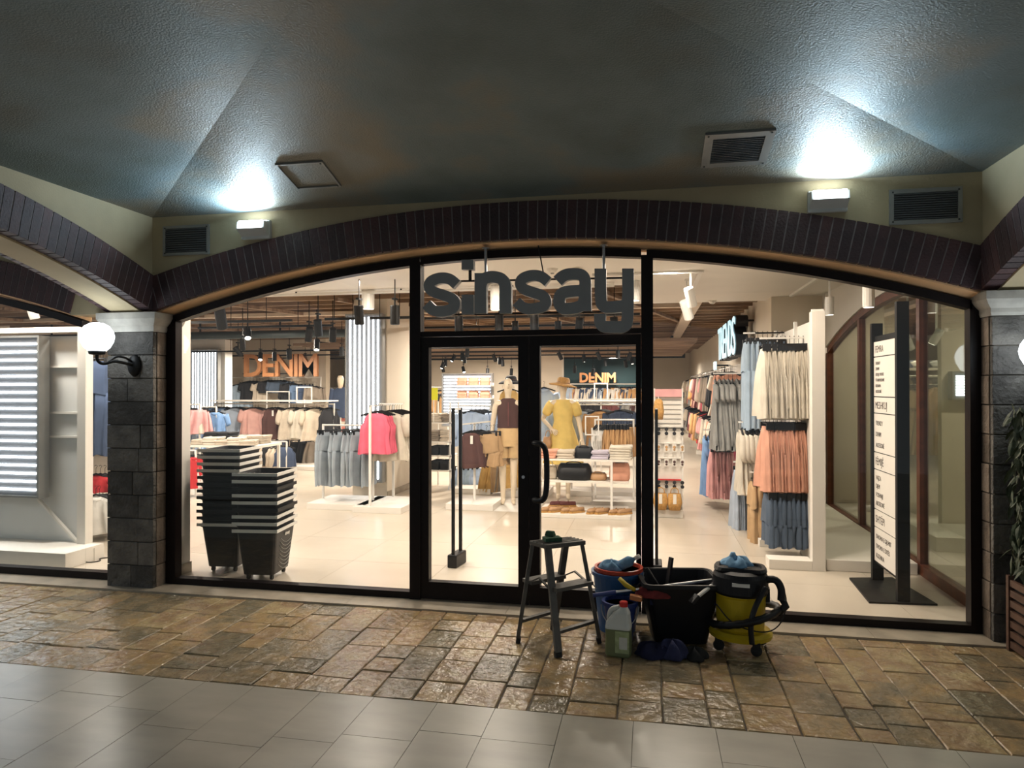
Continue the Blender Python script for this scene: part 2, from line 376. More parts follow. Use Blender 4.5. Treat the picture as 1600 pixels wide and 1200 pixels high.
# ------------------------------------------------------------ columns of stone blocks
def column(name, xa, xb, zt=2.05, seed=1, back=.12, light_side=None):
    r = random.Random(seed)
    g = MB().box(xa+.012, xb-.012, -.17, back, 0, zt)
    col = struct(g.build(name, 'dark_mortar'))
    nz = 11; z = 0
    for i in range(nz):
        h = zt/nz; cuts = [xa]+([xa+(xb-xa)*r.uniform(.25, .75)] if r.random() < .8 else [])+[xb]
        for a, b in zip(cuts, cuts[1:]):
            j = r.uniform(0, .008)
            edge = (a == xa and light_side == 'l') or (b == xb and light_side == 'r')
            y1 = back
            xi0 = a+.002; xi1 = b-.002
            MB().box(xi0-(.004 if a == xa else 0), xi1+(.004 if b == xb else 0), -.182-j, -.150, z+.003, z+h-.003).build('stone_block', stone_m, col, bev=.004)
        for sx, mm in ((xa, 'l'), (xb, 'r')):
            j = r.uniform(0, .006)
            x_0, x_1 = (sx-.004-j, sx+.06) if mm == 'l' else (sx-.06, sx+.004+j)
            MB().box(x_0, x_1, -.146, back, z+.003, z+h-.003).build('stone_block', stone_lit, col, bev=.004)
        z += h
    g = MB(); prof = [(.0, 0), (.012, .0), (.018, .02), (.018, .045), (.045, .075), (.06, .10), (.06, .15), (.0, .15)]
    rs = []
    for e, dz in prof:
        rs.append([(xa-e, -.185-e, zt+dz), (xb+e, -.185-e, zt+dz), (xb+e, back, zt+dz), (xa-e, back, zt+dz)])
    g.rings(rs); g.build('capital', 'capital_stone', col)
    return col
column('column_left', -4.284, -3.869, seed=3)
column('column_right', 2.106, 2.56, seed=8)
for nm, xa in (('column_back_left', -4.284), ('column_back_right', 2.106)):
    struct(MB().box(xa, xa+.42, -5.8, -5.38, 0, 2.2).build(nm, stone_m))
# ------------------------------------------------------------ floor outside
floor = struct(MB().box(-11, 6, -9, 0, -.12, -.009).build('floor', 'dark_mortar'))
x = -7.4; k = 0
while x < 3.2:                       # rustic paving rows running away from the camera
    wd = R.choice((.16, .19, .22, .25)); y = -1.63
    first = True
    while y < -.262:
        ln = R.choice((.2, .3, .38, .48)); 
        if first: ln = R.uniform(.12, .34); first = False
        y1 = min(y+ln, -.262)
        if -.262-y1 < .09: y1 = -.262
        g = .003; j = lambda: R.uniform(-.0035, .0035)
        z = [R.uniform(-.004, .003)+j()*.4 for _ in range(4)]
        q = [(x+g+j(), y+g+j()), (x+wd-g+j(), y+g+j()), (x+wd-g+j(), y1-g+j()), (x+g+j(), y1-g+j())]
        cxm, cym = x+wd/2, (y+y1)/2
        b_ = .005
        top = [(a+(b_ if a < cxm else -b_), b+(b_ if b < cym else -b_)) for a, b in q]
        mb = MB(); mb.rings([[(a, b, -.05) for a, b in q], [(a, b, z[i]-.005) for i, (a, b) in enumerate(q)], [(a, b, z[i]) for i, (a, b) in enumerate(top)]], cap0=False)
        mb.build('paving_stone', paver_m, floor)
        y = y1
    x += wd
x = -6.2
while x < 3.4:                       # polished slabs nearest the camera
    wd = R.choice((.30, .34, .38)); y = -1.634; first = True
    while y > -3.7:
        ln = R.uniform(.25, .6) if first else .62; first = False
        y1 = y-ln; g = .0012
        MB().box(x+g, x+wd-g, y1+g, y-g, -.04, R.uniform(-.0006, .0006)).build('marble_tile', marble_m, floor)
        y = y1
    x += wd
struct(MB().box(-11, 6, -9, -3.95, -.015, 0).build('floor_far_slab', marble_m, floor))
x = -7
while x < 4:
    MB().box(x+.001, x+1.199, -.258, .07, -.03, .012).build('threshold_slab', 'threshold_stone', floor); x += 1.2
# ------------------------------------------------------------ shopfront glazing
zo = lambda x_, r_=9.955: math.sqrt(r_*r_-(x_-CX)**2)-7.34
def arch_strip(g, xa, xb, r0, r1, y0, y1, n=16, c=None):
    z_ = lambda x_, r_: math.sqrt(r_*r_-(x_-(c if c is not None else CX))**2)-7.34
    for i in range(n):
        a, b = xa+(xb-xa)*i/n, xa+(xb-xa)*(i+1)/n
        g.hexa([(a, y0, z_(a, r0)), (b, y0, z_(b, r0)), (b, y1, z_(b, r0)), (a, y1, z_(a, r0)),
                (a, y0, z_(a, r1)), (b, y0, z_(b, r1)), (b, y1, z_(b, r1)), (a, y1, z_(a, r1))])
def pane(g, xa, xb, z0, r0=9.91, y=-.004, t=.008, c=None, n=16):
    cc = c if c is not None else CX
    top = [(xa+(xb-xa)*i/n) for i in range(n+1)]
    poly = [(xa, z0), (xb, z0)]+[(t_, math.sqrt(r0*r0-(t_-cc)**2)-7.34) for t_ in reversed(top)]
    g.prism(poly, lambda a, b: (a, y, b), lambda a, b: (a, y+t, b))
fy0, fy1 = -.045, .035
w1 = struct(arch_frame := MB().box(-3.868, -3.775, fy0, fy1, .012, zo(-3.87)-.01).build('window_1', 'black_frame'))
g = MB().box(-3.775, -1.70, fy0, fy1, .012, .062); g.build('bottom_rail', 'black_frame', w1, world=True)
g = MB(); arch_strip(g, -3.80, -1.70, 9.90, 9.957, fy0, fy1); g.build('arched_head', 'black_frame', w1, world=True)
g = MB().box(-1.775, -1.69, fy0-.01, fy1, .012, zo(-1.70, 9.90)+.02); g.build('mullion', 'black_frame', w1, world=True)
g = MB(); pane(g, -3.78, -1.77, .06); g.build('glass_pane', 'clear_glass', w1)
w2 = struct(MB().box(2.035, 2.104, fy0, fy1, .012, zo(2.06)).build('window_2', 'black_frame'))
MB().box(-.02, 2.035, fy0, fy1, .012, .062).build('bottom_rail', 'black_frame', w2)
g = MB(); arch_strip(g, -.02, 2.05, 9.90, 9.957, fy0, fy1); g.build('arched_head', 'black_frame', w2)
MB().box(-.058, .024, fy0-.01, fy1, .012, zo(0, 9.90)+.02).build('mullion', 'black_frame', w2)
g = MB(); pane(g, .02, 2.04, .06); g.build('glass_pane', 'clear_glass', w2)
w3 = struct(MB().box(-1.69, -.058, fy0, fy1, 1.985, 2.023).build('window_3', 'black_frame'))
g = MB(); arch_strip(g, -1.69, -.058, 9.90, 9.957, fy0, fy1, 8); g.build('arched_head', 'black_frame', w3)
g = MB(); pane(g, -1.69, -.058, 2.02, n=8); g.build('glass_pane', 'clear_glass', w3)
def door(name, xa, xb, sl, sr, hx):
    d = struct(MB().box(xa, xa+sl, fy0, fy1-.01, .02, 1.98).build(name, 'black_frame'))
    MB().box(xb-sr, xb, fy0, fy1-.01, .02, 1.98).build('stile', 'black_frame', d)
    MB().box(xa+sl, xb-sr, fy0, fy1-.01, .02, .147).build('bottom_rail', 'black_frame', d)
    MB().box(xa+sl, xb-sr, fy0, fy1-.01, 1.905, 1.98).build('top_rail', 'black_frame', d)
    MB().box(xa+sl-.01, xb-sr+.01, -.006, .002, .14, 1.91).build('glass_pane', 'clear_glass', d)
    if hx is not None:
        p = smooth_path([(hx, fy0, 1.20), (hx, fy0-.055, 1.20), (hx+.075, fy0-.085, 1.20), (hx+.10, fy0-.085, 1.12), (hx+.10, fy0-.085, .87), (hx+.075, fy0-.085, .79), (hx, fy0-.055, .79), (hx, fy0, .79)], 2)
        MB().tube(p, .021, 10).build('door_handle', 'black_plastic', d, smooth=True)
    return d
door('door_1', -1.688, -.866, .06, .078, None)
door('door_2', -.862, -.060, .078, .036, -.82)
MB().lathe([(0, 0), (.012, 0), (.012, .012), (0, .012)], 10, rot=Matrix.Rotation(PI/2, 3, 'X'), c=(-.905, fy0, .95)).build('door_lock', 'steel', bpy.data.objects['door_1'])
# left bay glazing
w4 = struct(MB().box(-11, -4.30, fy0, fy1, .012, .07).build('window_4', 'black_frame'))
g = MB(); arch_strip(g, -9.5, -4.66, 9.90, 9.957, fy0, fy1, 20, c=-7.62); g.build('arched_head', 'black_frame', w4)
g = MB(); pane(g, -8.5, -4.66, .06, c=-7.62); g.build('glass_pane', 'clear_glass', w4)
g = MB().box(-4.66, -4.30, -.004, .004, .06, 2.2); g.build('side_pane', 'clear_glass', w4)
struct(MB().box(-11, -8.5, -.05, .05, 0, 3).build('wall_far_left_bay', 'cream_plaster'))
# ------------------------------------------------------------ shop shell
YE = 24.0
sfloor = struct(MB().box(-14, 7, .075, YE+.2, -.12, -.004).build('floor_shop', 'floor_joint'))
x = -6.3
while x < 2.3:
    y = .08
    while y < 8.9:
        MB().box(x+.0015, x+.8985, y+.0015, y+.8985, -.02, 0).build('floor_tile', 'shop_floor', sfloor); y += .9
    x += .9
mat('shop_floor_far', (.60, .53, .44), .30, noise=.06, nscale=2.5)
struct(MB().box(-14, -6.302, .08, YE, -.02, 0).build('floor_shop_left', 'shop_floor_far'))
struct(MB().box(-6.3, 2.7, 9.08, YE, -.02, 0).build('floor_shop_back', 'shop_floor_far'))
struct(MB().box(2.702, 7, .08, YE, -.02, 0).build('floor_next_shop', 'shop_floor_far'))
# white plaster soffit near the front, its back edge steps
struct(MB().box(-14, -.25, .05, 3.3, 2.82, 3.1).build('ceiling_shop_front', 'shop_white'))
struct(MB().box(-.25, 2.3, .05, 5.2, 2.82, 3.1).build('ceiling_shop_right', 'shop_white'))
wc = struct(MB().box(-14, 2.35, 3.2, YE, 3.02, 3.1).build('ceiling_shop_wood', wood_ceil))
y = 3.45
while y < 19:                         # joists
    xb = 1.6 if y > 5.2 else -.3
    MB().box(-13.5, xb, y, y+.07, 2.90, 3.019).build('ceiling_beam', wood_ceil, wc); y += .5
mat('pale_beam', (.60, .50, .40), .7, noise=.1)
MB().box(.55, .75, 5.25, 20, 2.84, 2.90).build('white_beam', 'pale_beam', wc, label='pale beam running along the wooden ceiling')
MB().box(-14, .5, 5.9, 6.02, 2.84, 2.90).build('cross_beam', 'pale_beam', wc)
for i in range(7):
    MB().bar((-12+i*1.9, 4.2, 2.87), (-10.6+i*1.9, 9.5, 2.87), .06, .05).build('diagonal_brace', wood_ceil, wc)
struct(MB().box(-14, 7, YE, YE+.15, 0, 3.1).build('wall_shop_back', 'shop_cream'))
struct(MB().box(-14.1, -13.95, 0, YE, 0, 3.1).build('wall_shop_left', 'shop_cream'))
struct(MB().box(1.60, 2.42, 4.75, YE, 0, 3.05).build('wall_shop_right', 'shop_cream'))
struct(MB().box(-4.28, -3.935, .06, .36, 0, 2.85).build('wall_front_return', 'shop_white'))
MB().box(-3.934, -3.925, .06, .37, 0, .09).build('baseboard_left', 'threshold_stone').__setitem__('kind', 'structure')
a = at(505, 560, 12).x
dw = struct(MB().box(-13.9, a, 12.15, 12.4, 0, 3.0).build('wall_denim', 'shop_cream'))
a, b = at(878, 560, 15.5).x, at(1012, 560, 15.5).x
struct(MB().box(a, b, 15.6, 15.8, 0, 3.0).build('wall_teal', 'teal_wall'))
a, b = at(842, 560, 13).x, at(878, 560, 13).x
struct(MB().box(a, b, 13, 13.4, 0, 3.0).build('wall_partition', 'shop_cream'))
a, b = at(668, 560, 16).x, at(842, 560, 16).x
struct(MB().box(a, b, 16, 16.3, 0, 2.9).build('wall_middle', 'shop_cream'))
# side shop window (brown arched frame) at x = 2.3
SX = 2.3; c0 = 1.85; hs = 2.78; rs_ = 9.2; zs_ = 2.03-math.sqrt(rs_**2-hs**2)
def zs(y_, r_=rs_): return math.sqrt(max(r_*r_-(y_-c0)**2, 0))+zs_
w5 = struct(MB().box(SX-.04, SX+.04, 4.58, 4.66, 0, 2.05).build('window_5', 'brown_frame'))
MB().box(SX-.04, SX+.04, .10, 4.6, 0, .09).build('bottom_rail', 'brown_frame', w5)
for y in (3.24, 1.51):
    MB().box(SX-.035, SX+.035, y-.035, y+.035, .09, zs(y)+.01).build('mullion', 'brown_frame', w5)
g = MB(); ys = [.10+4.5*i/18 for i in range(19)]
for a, b in zip(ys, ys[1:]):
    g.hexa([(SX-.04, a, zs(a)), (SX+.04, a, zs(a)), (SX+.04, b, zs(b)), (SX-.04, b, zs(b)), (SX-.04, a, zs(a)+.08), (SX+.04, a, zs(a)+.08), (SX+.04, b, zs(b)+.08), (SX-.04, b, zs(b)+.08)])
g.build('arched_head', 'brown_frame', w5)
g = MB(); g.prism([(.1, .08)]+[(y, zs(y)+.02) for y in ys]+[(4.6, .08)], lambda a, b: (SX-.004, a, b), lambda a, b: (SX+.004, a, b)); g.build('glass_pane', 'side_glass', w5)
g = MB()
for a, b in zip(ys, ys[1:]):
    g.hexa([(SX-.06, a, zs(a)+.08), (SX+.06, a, zs(a)+.08), (SX+.06, b, zs(b)+.08), (SX-.06, b, zs(b)+.08), (SX-.06, a, 2.9), (SX+.06, a, 2.9), (SX+.06, b, 2.9), (SX-.06, b, 2.9)])
struct(g.build('wall_side', 'shop_white'))
struct(MB().box(SX-.06, SX+.06, 4.66, 4.76, 0, 2.9).build('wall_side_pier', 'shop_white'))
struct(MB().box(2.105, 2.36, .045, .10, 0, 2.85).build('wall_right_return', 'shop_white'))
# next shop seen through it
struct(MB().box(2.36, 7, .05, YE, 2.9, 3.0).build('ceiling_next_shop', wood_ceil))
struct(MB().box(6.9, 7.0, 0, YE, 0, 3).build('wall_next_shop', 'shop_cream'))
struct(MB().box(2.6, 7.0, 0, .07, 0, 3).build('wall_next_shop_front', 'cream_plaster'))
struct(MB().box(2.43, at(1404, 600, 5.6).x, 5.6, 5.75, 0, 2.9).build('wall_next_shop_partition', 'shop_cream'))
struct(MB().box(at(1471, 600, 3.2).x, 6.9, 3.2, 3.3, 0, 2.9).build('wall_next_shop_booth', 'shop_cream'))
struct(MB().box(at(1462, 600, 2.4).x, 6.0, 2.4, 3.19, 0, .14).build('floor_next_shop_plinth', 'shop_white'))
pl = tag(MB().box(1.512, 2.24, 1.45, 4.7, 0, .10).build('display_plinth', 'shop_white', bev=.006), 'long low white display plinth under the brown arched side window', 'platform')
# ============================================================ OUTSIDE OBJECTS
def vent(name, label, cat, fn, w_, h_, n, back='grille_dark', fr=.035):
    """fn(u, v, d): u along, v up, d out of the surface"""
    root = thing(name, label, cat, fn(0, 0, 0))
    def bx(g, u0, u1, v0, v1, d0, d1):
        g.hexa([fn(u0, v0, d0), fn(u1, v0, d0), fn(u1, v1, d0), fn(u0, v1, d0), fn(u0, v0, d1), fn(u1, v0, d1), fn(u1, v1, d1), fn(u0, v1, d1)]); return g
    g = MB(); bx(g, 0, w_, 0, fr, .0, .014); bx(g, 0, w_, h_-fr, h_, .0, .014); bx(g, 0, fr, fr, h_-fr, .0, .014); bx(g, w_-fr, w_, fr, h_-fr, .0, .014)
    g.build('frame', 'grille_grey', root, world=True)
    bx(MB(), fr, w_-fr, fr, h_-fr, .0005, .003).build('backing', back, root, world=True)
    if n:
        for i in range(n):
            v = fr+(h_-2*fr)*(i+.5)/n; dv = (h_-2*fr)/n*.30
            g = MB(); g.hexa([fn(fr, v-dv, .004), fn(w_-fr, v-dv, .004), fn(w_-fr, v+dv*.3, .004), fn(fr, v+dv*.3, .004),
                              fn(fr, v-dv*.2, .012), fn(w_-fr, v-dv*.2, .012), fn(w_-fr, v+dv*.9, .012), fn(fr, v+dv*.9, .012)])
            g.build('slat', 'slat_grey', root, world=True)
    for u, v in ((.02, .018), (w_-.02, .018), (.02, h_-.018), (w_-.02, h_-.018)):
        bx(MB(), u-.005, u+.005, v-.005, v+.005, .0141, .017).build('screw', 'grille_dark', root, world=True)
    return root
vent('wall_vent', 'small grey slatted wall vent left of the lit flood lamp', 'vent', lambda u, v, d: (-3.787+u, YF-d, 2.648+v), .41, .235, 11, fr=.022)
vent('wall_vent', 'wide grey slatted wall vent beside the right corner of the vault', 'vent', lambda u, v, d: (1.515+u, YF-d, 2.646+v), .425, .226, 12, fr=.026)
nrm = Vector((0, -.2, -1)).normalized(); tv = Vector((0, -1, .2)).normalized()
def cv(x0, y0):
    o = Vector((x0, y0, ZC+.2*(YF-y0)))
    return lambda u, v, d: o+Vector((1, 0, 0))*u+tv*v+nrm*d
def cvs(x0, y0, sk):
    o = Vector((x0, y0, ZC+.2*(YF-y0)))
    return lambda u, v, d: o+Vector((1, 0, 0))*(u+sk*v)+tv*v+nrm*d
vent('ceiling_hatch', 'plain painted ceiling hatch with thin grey frame, above the flood lamp on the left', 'hatch', cvs(-2.46, -.492, .06), .34, .34, 0, back=ceil_m, fr=.014)
vent('ceiling_vent', 'square grey slatted ceiling vent in the painted vault', 'vent', cvs(.322, -.448, 0), .395, .385, 14, fr=.05)
def flood(x, z, lab, tilt):
    root = thing('flood_lamp', lab, 'lamp', (x, YF, z))
    MB().box(-.12, .12, -.035, 0, -.02, .12).build('back_box', 'lamp_housing', root, bev=.004)
    g = MB(); g.hexa([(-.115, -.035, .0), (.115, -.035, .0), (.115, -.035, .11), (-.115, -.035, .11), (-.115, -.11, .045), (.115, -.11, .045), (.115, -.10, .10), (-.115, -.10, .10)])
    g.build('housing', 'lamp_housing', root)
    g = MB(); g.hexa([(-.10, -.103, .102), (.10, -.103, .102), (.10, -.04, .1125), (-.10, -.04, .1125), (-.10, -.103, .105), (.10, -.103, .105), (.10, -.04, .1155), (-.10, -.04, .1155)])
    g.build('lens', 'flood_lens', root)
    g = MB(); g.hexa([(-.10, -.112, .05), (.10, -.112, .05), (.10, -.1045, .098), (-.10, -.1045, .098), (-.10, -.115, .05), (.10, -.115, .05), (.10, -.1075, .098), (-.10, -.1075, .098)])
    g.build('front_lens', 'flood_lens', root)
    light('flood_light', 'AREA', (x, YF-.10, z+.121), 13, (.66, .87, 1), .18, look((tilt, -.70, .72)), sy=.05)
flood(-2.965, 2.765, 'flood lamp on the cream wall right of the small wall vent', -.12)
flood(1.14, 2.765, 'flood lamp on the cream wall left of the wide wall vent', .12)
def globe_lamp(x, z, lab):
    root = thing('globe_wall_lamp', lab, 'lamp', (x, -.19, z))
    y = -.25
    MB().lathe([(.001, -.118), (.05, -.112), (.088, -.08), (.112, -.035), (.12, .005), (.112, .045), (.085, .085), (.045, .108), (.001, .115)], 24, c=(-.07, y, .21)).build('globe', 'globe_glow', root, smooth=True)
    g = MB(); g.lathe([(.03, 0), (.055, .005), (.06, .03), (.05, .035), (.028, .012)], 16, c=(-.07, y, .075)); g.build('globe_cup', 'black_metal', root, smooth=True)
    p = smooth_path([(-.07, y, .08), (-.07, y, .03), (-.03, y+.02, .0), (.02, y+.06, .03), (.05, y+.12, .02), (.06, -.02, 0)], 2)
    MB().tube(p, .012, 8).build('arm', 'black_metal', root, smooth=True)
    p = smooth_path([(.0, y+.04, .02), (.02, y+.09, .07), (.06, y+.14, .06), (.05, -.03, .03)], 2)
    MB().tube(p, .009, 8).build('scroll', 'black_metal', root, smooth=True)
    MB().lathe([(.045, 0), (.06, .01), (.05, .03), (.02, .04)], 14, c=(.06, 0, 0), sy=1.5, rot=Matrix.Rotation(PI/2, 3, 'X')).build('wall_plate', 'black_metal', root, smooth=True)
globe_lamp(-4.085, 1.78, 'glowing white globe wall lamp on black bracket on the left stone column')
globe_lamp(2.33, 1.60, 'white globe wall lamp on black bracket at the right stone column')
# ---- hanging letter sign
def stroke(g, pts, wd, fn, d0, d1):
    n = len(pts); L_, R__ = [], []
    for i, p in enumerate(pts):
        a = pts[max(i-1, 0)]; b = pts[min(i+1, n-1)]
        dx, dy = b[0]-a[0], b[1]-a[1]; l = math.hypot(dx, dy); nx, ny = -dy/l, dx/l
        k = 1
        if 0 < i < n-1:
            d1x, d1y = p[0]-a[0], p[1]-a[1]; l1 = math.hypot(d1x, d1y); k = 1/max(.6, abs((-d1y*nx+d1x*ny)/l1))
        L_.append((p[0]+nx*wd/2*k, p[1]+ny*wd/2*k)); R__.append((p[0]-nx*wd/2*k, p[1]-ny*wd/2*k))
    for i in range(n-1):
        q = [L_[i], R__[i], R__[i+1], L_[i+1]]
        g.hexa([fn(*p, d0) for p in q]+[fn(*p, d1) for p in q])
def cr2(pts, it=3):
    P_ = [Vector((a, b, 0)) for a, b in pts]; q = smooth_path(P_, it); return [(v.x, v.y) for v in q]
SY = -.135
def sgn(zx, zy, d):
    p = at(640+zx/4, 360+zy/4, SY); return (p.x, SY+d, p.z)
sign = thing('hanging_sign', 'large charcoal letter sign hanging over the glass doors', 'sign', sgn(760, 500, 0))
S_ = [(262, 350), (262, 318), (225, 297), (170, 300), (128, 325), (128, 370), (180, 400), (240, 412), (285, 445), (280, 490), (225, 512), (160, 508), (118, 480), (112, 445)]
letters = {
 's': [[(296, 340), (252, 300), (185, 296), (122, 325), (128, 378), (200, 402), (282, 428), (284, 488), (215, 508), (150, 506), (106, 462)]],
 'i': [[(364, 403), (364, 525)]], 'i ': [[(364, 185), (364, 246)]],
 'n': [[(445, 268), (445, 520)], [(445, 430), (445, 310), (520, 285), (600, 310), (600, 430), (600, 520)]],
 's ': [[(866, 322), (820, 284), (755, 280), (692, 308), (696, 362), (770, 388), (850, 412), (852, 472), (785, 492), (715, 490), (668, 446)]],
 'a': [[(925, 318), (965, 280), (1025, 270), (1098, 282), (1098, 380), (1100, 505)], [(1085, 376), (1010, 380), (935, 395), (935, 490), (1020, 490), (1085, 470), (1095, 420)]],
 'y': [[(1193, 240), (1193, 400), (1200, 480), (1280, 480), (1360, 470), (1365, 400)], [(1365, 240), (1365, 540), (1350, 605), (1270, 605), (1190, 600), (1190, 522)]]}
for nme, strokes in letters.items():
    g = MB(); g2 = MB()
    for i, s in enumerate(strokes):
        q = s if len(s) == 2 else cr2(s)
        wd = 74 if nme[0] == 'i' else (73 if nme in 'nay' else 68)
        stroke(g, q, wd, sgn, -.012-.0012*i, .0-.0004*i); stroke(g2, q, wd-.5, sgn, .0005+.0004*i, .045+.001*i)
    lt = g.build('letter', 'sign_grey', sign, world=True); g2.build('letter_return', 'sign_edge', lt, world=True)
for za in (300, 512):
    a, b = sgn(300 if za == 300 else 200, za+14, .03), sgn(1345, za-8, .03)
    MB().tube([a, b], .007, 6).build('cross_rail', 'black_metal', sign, world=True)
for zx, zt, zb in ((470, 108, 285), (1212, 80, 260)):
    a = Vector(sgn(zx, zb, .03)); zz = zo(a.x, 9.965)+.002
    MB().tube([a, (a.x, a.y, zz)], .011, 8).build('hanging_rod', 'steel', sign, world=True)
    MB().lathe([(.028, -.008), (.028, 0)], 12, c=(a.x, a.y, zz)).build('rod_plate', 'steel', sign, world=True)
a = Vector(sgn(372, 315, .03)); MB().tube([a, (a.x, a.y, sgn(372, 245, 0)[2])], .012, 8).build('dot_rod', 'black_metal', sign, world=True)
a, b = Vector(sgn(832, 262, .03)), Vector(sgn(800, 125, .03)); b.z = zo(b.x, 9.965)
MB().tube([a, b], .005, 6).build('power_cable', 'black_metal', sign, world=True)
# ---- folding step stool
st = thing('step_stool', 'grey metal folding step stool in front of the right door leaf', 'step stool', (-.57, -.69, 0))
A, B_, C_, D_ = [Vector(p) for p in ((-.815, -.735, 0), (-.535, -.925, 0), (-.315, -.635, 0), (-.625, -.465, 0))]
tops = [Vector(p) for p in ((-.725, -.72, .615), (-.615, -.80, .615), (-.42, -.655, .615), (-.53, -.575, .615))]
for a, t in zip((A, B_, C_, D_), tops):
    lg = MB().bar(a+Vector((0, 0, .03)), t, .042, .024).build('leg', 'aluminium', st, world=True)
    MB().bar(a, a+(t-a)*.055, .042, .028).build('rubber_foot', 'rubber', lg, world=True)
g = MB(); q = [Vector(p) for p in ((-.745, -.725, 0), (-.62, -.825, 0), (-.395, -.655, 0), (-.52, -.555, 0))]
g.hexa([p+Vector((0, 0, .612)) for p in q]+[p+Vector((0, 0, .640)) for p in q]); g.build('top_platform', 'aluminium', st, world=True, bev=.005)
for i in range(4):
    a = q[0].lerp(q[1], .2+.2*i); b = q[3].lerp(q[2], .2+.2*i)
    MB().bar(a+Vector((0, 0, .6405)), b+Vector((0, 0, .6405)), .008, .006).build('tread_rib', 'aluminium', st, world=True)
for (a, t), (b, u) in (((A, tops[0]), (D_, tops[3])), ((B_, tops[1]), (C_, tops[2]))):
    for k, (h, wd, tk) in enumerate(((.22, .03, .018), (.62, .10, .022))):
        MB().bar(a.lerp(t, h), b.lerp(u, h), wd, tk).build('step' if k else 'lower_bar', 'aluminium', st, world=True)
for (a, t), (b, u) in (((A, tops[0]), (B_, tops[1])), ((C_, tops[2]), (D_, tops[3]))):
    mid = (a.lerp(t, .62)+b.lerp(u, .62))/2+Vector((0, 0, .045))
    MB().bar(a.lerp(t, .6), mid, .016, .008).build('folding_brace', 'aluminium', st, world=True)
    MB().bar(mid, b.lerp(u, .6), .016, .008).build('folding_brace', 'aluminium', st, world=True)
g = MB(); rr = Matrix.Rotation(.5, 3, 'Z')
def rag(cx, cy, cz, rx, ry, h, seed, n=22, m_=9, amp=.25):
    r = random.Random(seed); ph = [r.uniform(0, 6.28) for _ in range(6)]; rs = []
    for i in range(m_):
        t = i/(m_-1); rad = math.cos(t*PI/2)**.6*(1 if i else .97); z = h*math.sin(t*PI/2)**1.2
        ring = []
        for k in range(n):
            th = 2*PI*k/n; d = 1+amp*(math.sin(3*th+ph[0])+.6*math.sin(5*th+ph[1]+3*t)+.4*math.sin(9*th+ph[2]))*.6
            ring.append((cx+rx*rad*d*math.cos(th), cy+ry*rad*d*math.sin(th), cz+z*(1+.35*math.sin(4*th+ph[3]+2*t)*(1-t*.3))+0))
        rs.append(ring)
    return MB().rings(rs)
c = fl(882, 855, .643); 
g = MB().box(-.055, .055, -.035, .035, 0, .025)
sp = g.build('sponge', 'sponge_green', bev=.004); sp.location = (-.60, -.72, .6436); sp.rotation_euler = (0, 0, .5); tag(sp, 'dark green scouring sponge lying on the step stool', 'sponge')
c2_ = MB().taper((0, 0), 0, .03, .06, .05, .05, .025).build('sponge', 'sponge_green', bev=.003); c2_.location = (-.615, -.70, .6705); c2_.rotation_euler = (0, 0, -.3); tag(c2_, 'crumpled dark green pad lying on top of the sponge', 'sponge')
# ---- buckets
def bucket(name, lab, loc, r0, r1, h, col, rim):
    root = thing(name, lab, 'bucket', loc)
    MB().lathe([(.001, .002), (r0-.006, .002), (r1-.006, h), (r1, h), (r0, 0), (.001, 0)][::-1], 28).build('body', col, root, smooth=False)
    MB().lathe([(r1-.004, h-.018), (r1+.012, h-.018), (r1+.012, h+.004), (r1-.004, h+.004), (r1-.004, h-.018)], 28).build('rim', rim, root)
    p = [(math.cos(t)*(r1+.016), math.sin(t)*(r1+.016)*.55, h-.03-math.sin(t)*-.02-.10*abs(math.sin(t))) for t in [PI+PI*i/12 for i in range(13)]]
    MB().tube(p, .004, 6).build('bail_handle', 'steel', root)
    return root
bucket('bucket', 'light blue round bucket with blue rag and bottle, behind the dark blue bucket', (-.215, -.365, 0), .12, .160, .385, 'bucket_blue', 'bucket_blue')
MB_ = bucket('bucket', 'red bucket nested inside the light blue bucket', (-.205, -.36, .02), .105, .148, .39, 'bucket_red', 'bucket_red')
bucket('bucket', 'dark blue bucket standing behind the plastic jug', (-.185, -.64, 0), .075, .10, .27, 'bucket_dark_blue', 'bucket_dark_blue')
o = rag(-.25, -.42, .41, .07, .07, .05, 5).build('cleaning_rag', 'blue_cloth', smooth=True); tag(o, 'light blue rag heaped over the rim of the light blue bucket', 'rag')
# spray bottle with blue liquid on its side across the bucket
sb = thing('spray_bottle', 'clear blue bottle lying across the bucket rim', 'bottle', (-.20, -.43, .43))
rm = Matrix.Rotation(1.0, 3, 'Y') @ Matrix.Rotation(.3, 3, 'X')
MB().lathe([(.001, 0), (.033, .003), (.035, .09), (.012, .12), (.012, .135)], 16, rot=rm).build('body', 'blue_cloth', sb, smooth=True)
MB().lathe([(.015, .135), (.015, .165), (.006, .17)], 12, rot=rm).build('cap', 'paper_white', sb)
